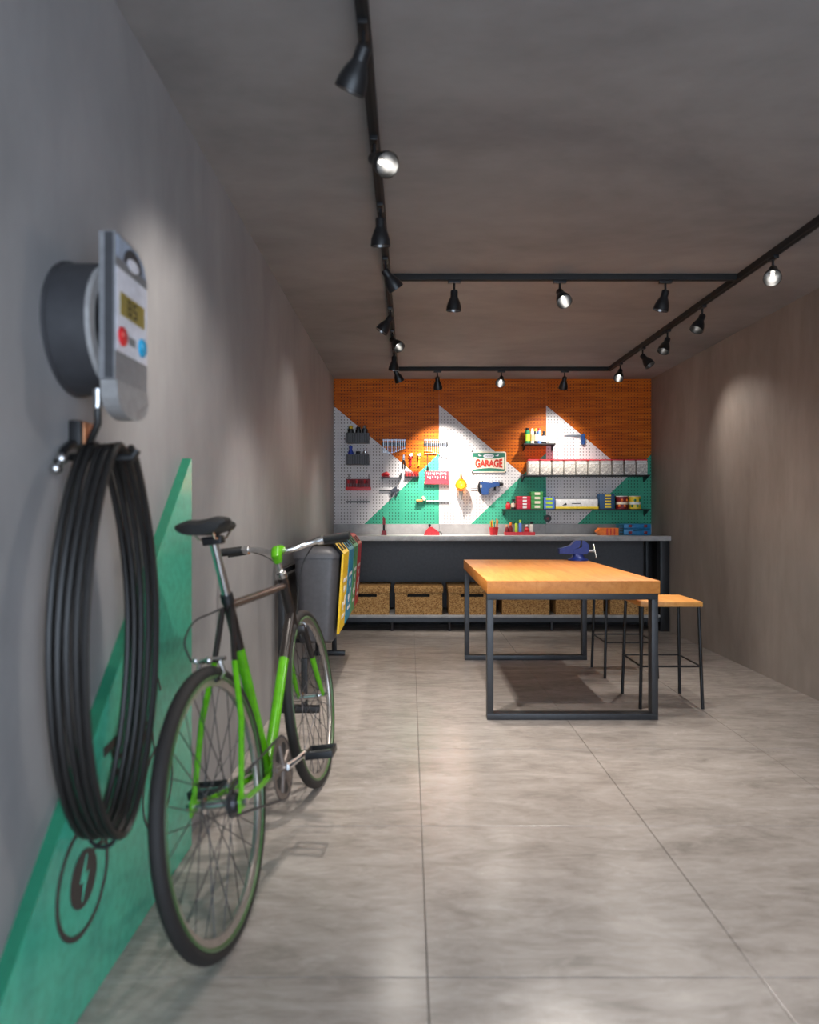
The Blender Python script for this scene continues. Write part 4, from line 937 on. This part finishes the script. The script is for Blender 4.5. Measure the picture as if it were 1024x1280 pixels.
for px, mb_, ml_, lab in ((777.5, 'dark_red', 'cream', 'round paint tin with red and white picture label'), (793.5, 'yellow_paint', 'white_paint', 'round paint tin with yellow and white label')):
    x_ = PX(px, .075); M = Matrix.Translation((x_, PEG-.075, z3)); t = thing('paint_tin', lab, 'tin', (x_, PEG-.075, z3), 'paint tins on the lowest shelf'); r = .06
    obj('body', MB().lathe([(0, 0), (r, 0), (r+.002, .004), (r-.001, .008), (r-.001, .112), (r+.002, .116), (r, .12), (0, .12)], M, 28), mb_, t)
    obj('lid', MB().lathe([(0, .12), (r-.004, .12), (r-.004, .128), (r-.012, .128), (r-.014, .124), (0, .124)], M, 28), 'plastic_white', t)
    obj('label_band', MB().lathe([(r, .045), (r+.001, .045), (r+.001, .07), (r, .07)], M, 28, True), ml_, t)
    a_ = MB()
    for k in range(4):
        a = -PI/2-.7+.45*k; a_.ball((x_+(r-.002)*math.cos(a), PEG-.075+(r-.002)*math.sin(a), z3+.03+.055*(k % 2)), .013, (1, 1, 1.1), 8)
    obj('picture_spot', a_, 'orange_paint' if mb_ == 'dark_red' else 'green_paint', t)

# ------------------------------------------------------------------ things on the worktop
WY = 6.66
def wx(px, Y=WY): return (px-512)*Y/FPX
S = WY/FPX
def wp(poly, Y=WY, base=670):           # outline in pixels relative to the worktop surface
    return [((a-512)*Y/FPX, WT+(base-b)*Y/FPX) for a, b in poly]
t = thing('glue_gun_stand', 'slim dark red and black hand tool standing on worktop', 'hand tool', (wx(480), WY, WT))
obj('base', MB().prism(wp([(476.5, 670), (483.5, 670), (482.6, 664.5), (477.6, 664.5)]), 'Y', WY-.025, WY+.025), 'dark_red', t, smooth=30)
obj('stem', MB().cyl((wx(480), WY, WT+.042), (wx(480), WY, WT+.10), .011, 12), 'black_satin', t)
obj('grip', MB().prism(wp([(478.4, 657), (481.8, 657), (481.6, 650), (479.8, 646.5), (478.4, 648)]), 'Y', WY-.014, WY+.014), 'dark_red', t, smooth=30)
t = thing('hand_planer', 'wedge-shaped red planer on worktop below the notched rail', 'planer', (wx(541), WY, WT))
obj('body', MB().prism(wp([(530, 670), (549.5, 670), (549, 666.5), (545, 663), (540.5, 660), (536.8, 660), (533.5, 663), (531, 667)]), 'Y', WY-.04, WY+.04), 'red_paint', t, smooth=30)
obj('knob', MB().ball((wx(537.2), WY, WT+12.2*S), .014, n=12), 'black_satin', t)
obj('knob_stem', MB().cyl((wx(537.2), WY, WT+9*S), (wx(537.2), WY, WT+12*S), .008, 10), 'black_satin', t)
obj('cord', MB().tube([(wx(548.5), WY, WT+4*S), (wx(551.5), WY, WT+3.6*S), (wx(552.3), WY, WT+1.5*S), (wx(551.8), WY-.02, WT+.004)], .004, 8), 'black_rubber', t)
t = thing('pencil_cup', 'red cup on the worktop full of pencils', 'cup', (wx(617.5), WY, WT))
obj('cup', MB().lathe([(0, 0), (.036, 0), (.046, .075), (.043, .075), (.034, .004), (0, .004)], Matrix.Translation((wx(617.5), WY, WT)), 24), 'red_paint', t)
for k, (dx, tx, h, m) in enumerate([(-.022, -.036, .135, 'lime'), (-.008, -.014, .15, 'yellow_paint'), (.004, .004, .14, 'green_paint'), (.016, .03, .165, 'wood_handle'), (.024, .038, .15, 'orange_paint'), (-.015, -.024, .145, 'red_paint')]):
    a, b = Vector((wx(617.5)+dx, WY+(.012 if k % 2 else -.012), WT+.006)), Vector((wx(617.5)+tx, WY+(.016 if k % 2 else -.016), WT+h))
    p_ = thing('pencil', '%s pencil in the red cup' % {'lime': 'lime green', 'yellow_paint': 'yellow', 'green_paint': 'dark green', 'wood_handle': 'bare wood', 'orange_paint': 'orange', 'red_paint': 'red'}[m], 'pencil', a, 'pencils in the red cup')
    obj('shaft', MB().tube([a, a.lerp(b, .9)], .005, 6), m, p_); obj('point', MB().tube([a.lerp(b, .9), b], [.005, .001], 6), 'wood_handle', p_)
t = thing('red_tray', 'red tray on the worktop crowded with little bottles', 'tray', (wx(649), WY, WT))
tx0, tx1 = wx(631), wx(668)
obj('bottom', MB().box(tx0, tx1, WY-.05, WY+.05, WT, WT+.004), 'red_paint', t, smooth=0)
for a in (WY-.05, WY+.046): obj('rim', MB().box(tx0, tx1, a, a+.004, WT+.004, WT+.030), 'red_paint', t, smooth=0)
for a in (tx0, tx1-.004): obj('rim', MB().box(a, a+.004, WY-.046, WY+.046, WT+.004, WT+.030), 'red_paint', t, smooth=0)
for px, h, r, mb_, mc_, lab, k in [(633.8, .095, .020, 'dark_red', 'skin_tan', 'squat dark red bottle with tan cap', 'bottle'), (638.5, .115, .020, 'dark_red', 'orange_paint', 'dark red bottle with orange cap', 'bottle'), (645.5, .135, .014, 'lime', 'green_paint', 'slim lime tube with green cap', 'can'),
                                (650.5, .14, .015, 'box_blue', 'lime', 'slim pale blue tube with lime cap', 'can'), (658.5, .095, .024, 'red_paint', 'white_paint', 'red bottle with white cap', 'bottle'), (664.6, .125, .018, 'plastic_white', 'black_satin', 'white tube with black cap', 'can')]:
    M = Matrix.Translation((wx(px), WY, WT+.0045)); b_ = thing('small_bottle', lab+' in the red tray', 'bottle', (wx(px), WY, WT+.0045), 'bottles in the red tray')
    obj('body', MB().lathe([(0, 0), (r, 0), (r, h*.55), (r*.6, h*.68), (r*.5, h*.78), (0, h*.78)] if k == 'bottle' else [(0, 0), (r, 0), (r, h*.75), (r*.8, h*.8), (0, h*.8)], M, 14), mb_, b_)
    obj('cap', MB().lathe([(0, h*.78), (r*.62, h*.78), (r*.62, h*.97), (r*.5, h), (0, h)] if k == 'bottle' else [(0, h*.8), (r*.75, h*.8), (r*.75, h), (0, h)], M, 14), mc_, b_)
# orange case with pointed end and blue toolbox
t = thing('orange_case', 'orange ridged case with pointed end on worktop', 'case', (wx(759), WY, WT))
obj('shell', MB().prism(wp([(745, 665.5), (749, 661), (771.5, 661), (771.5, 670), (749, 670)]), 'Y', WY-.05, WY+.05), 'orange_paint', t, smooth=0)
for a in (756.5, 761, 765.5): obj('ridge', MB().box(wx(a), wx(a+1.6), WY-.054, WY-.05, WT+.002, WT+8.4*S), 'sign_red', t, smooth=0)
t = thing('tool_case', 'blue tool case with red latches at the end of worktop', 'tool case', (wx(793), WY, WT))
x0, x1 = wx(777.5), wx(811)
obj('lower_shell', MB().box(x0, x1, WY-.07, WY+.07, WT, WT+.060, .005), 'toolbox_blue', t)
obj('lid', MB().box(x0, x1, WY-.07, WY+.07, WT+.062, WT+.108, .006), 'toolbox_blue', t)
for a in (783, 802): 
    for z_ in (.012, .075): obj('latch', MB().box(wx(a), wx(a+4), WY-.078, WY-.07, WT+z_, WT+z_+.026, .002), 'dark_red', t)
obj('handle', MB().tube([(wx(789.5), WY-.07, WT+.045), (wx(789.5), WY-.086, WT+.048), (wx(799), WY-.086, WT+.048), (wx(799), WY-.07, WT+.045)], .006, 8), 'toolbox_teal', t)
t = thing('teal_case', 'narrow dark teal case beside the blue tool case', 'case', (wx(774.5), WY, WT))
obj('shell', MB().box(wx(771.8), wx(777.2), WY-.06, WY+.06, WT, WT+.105, .004), 'toolbox_teal', t)
for k in range(4): obj('ridge', MB().box(wx(772.2), wx(776.8), WY-.063, WY-.06, WT+.012+k*.024, WT+.022+k*.024), 'black_satin', t, smooth=0)
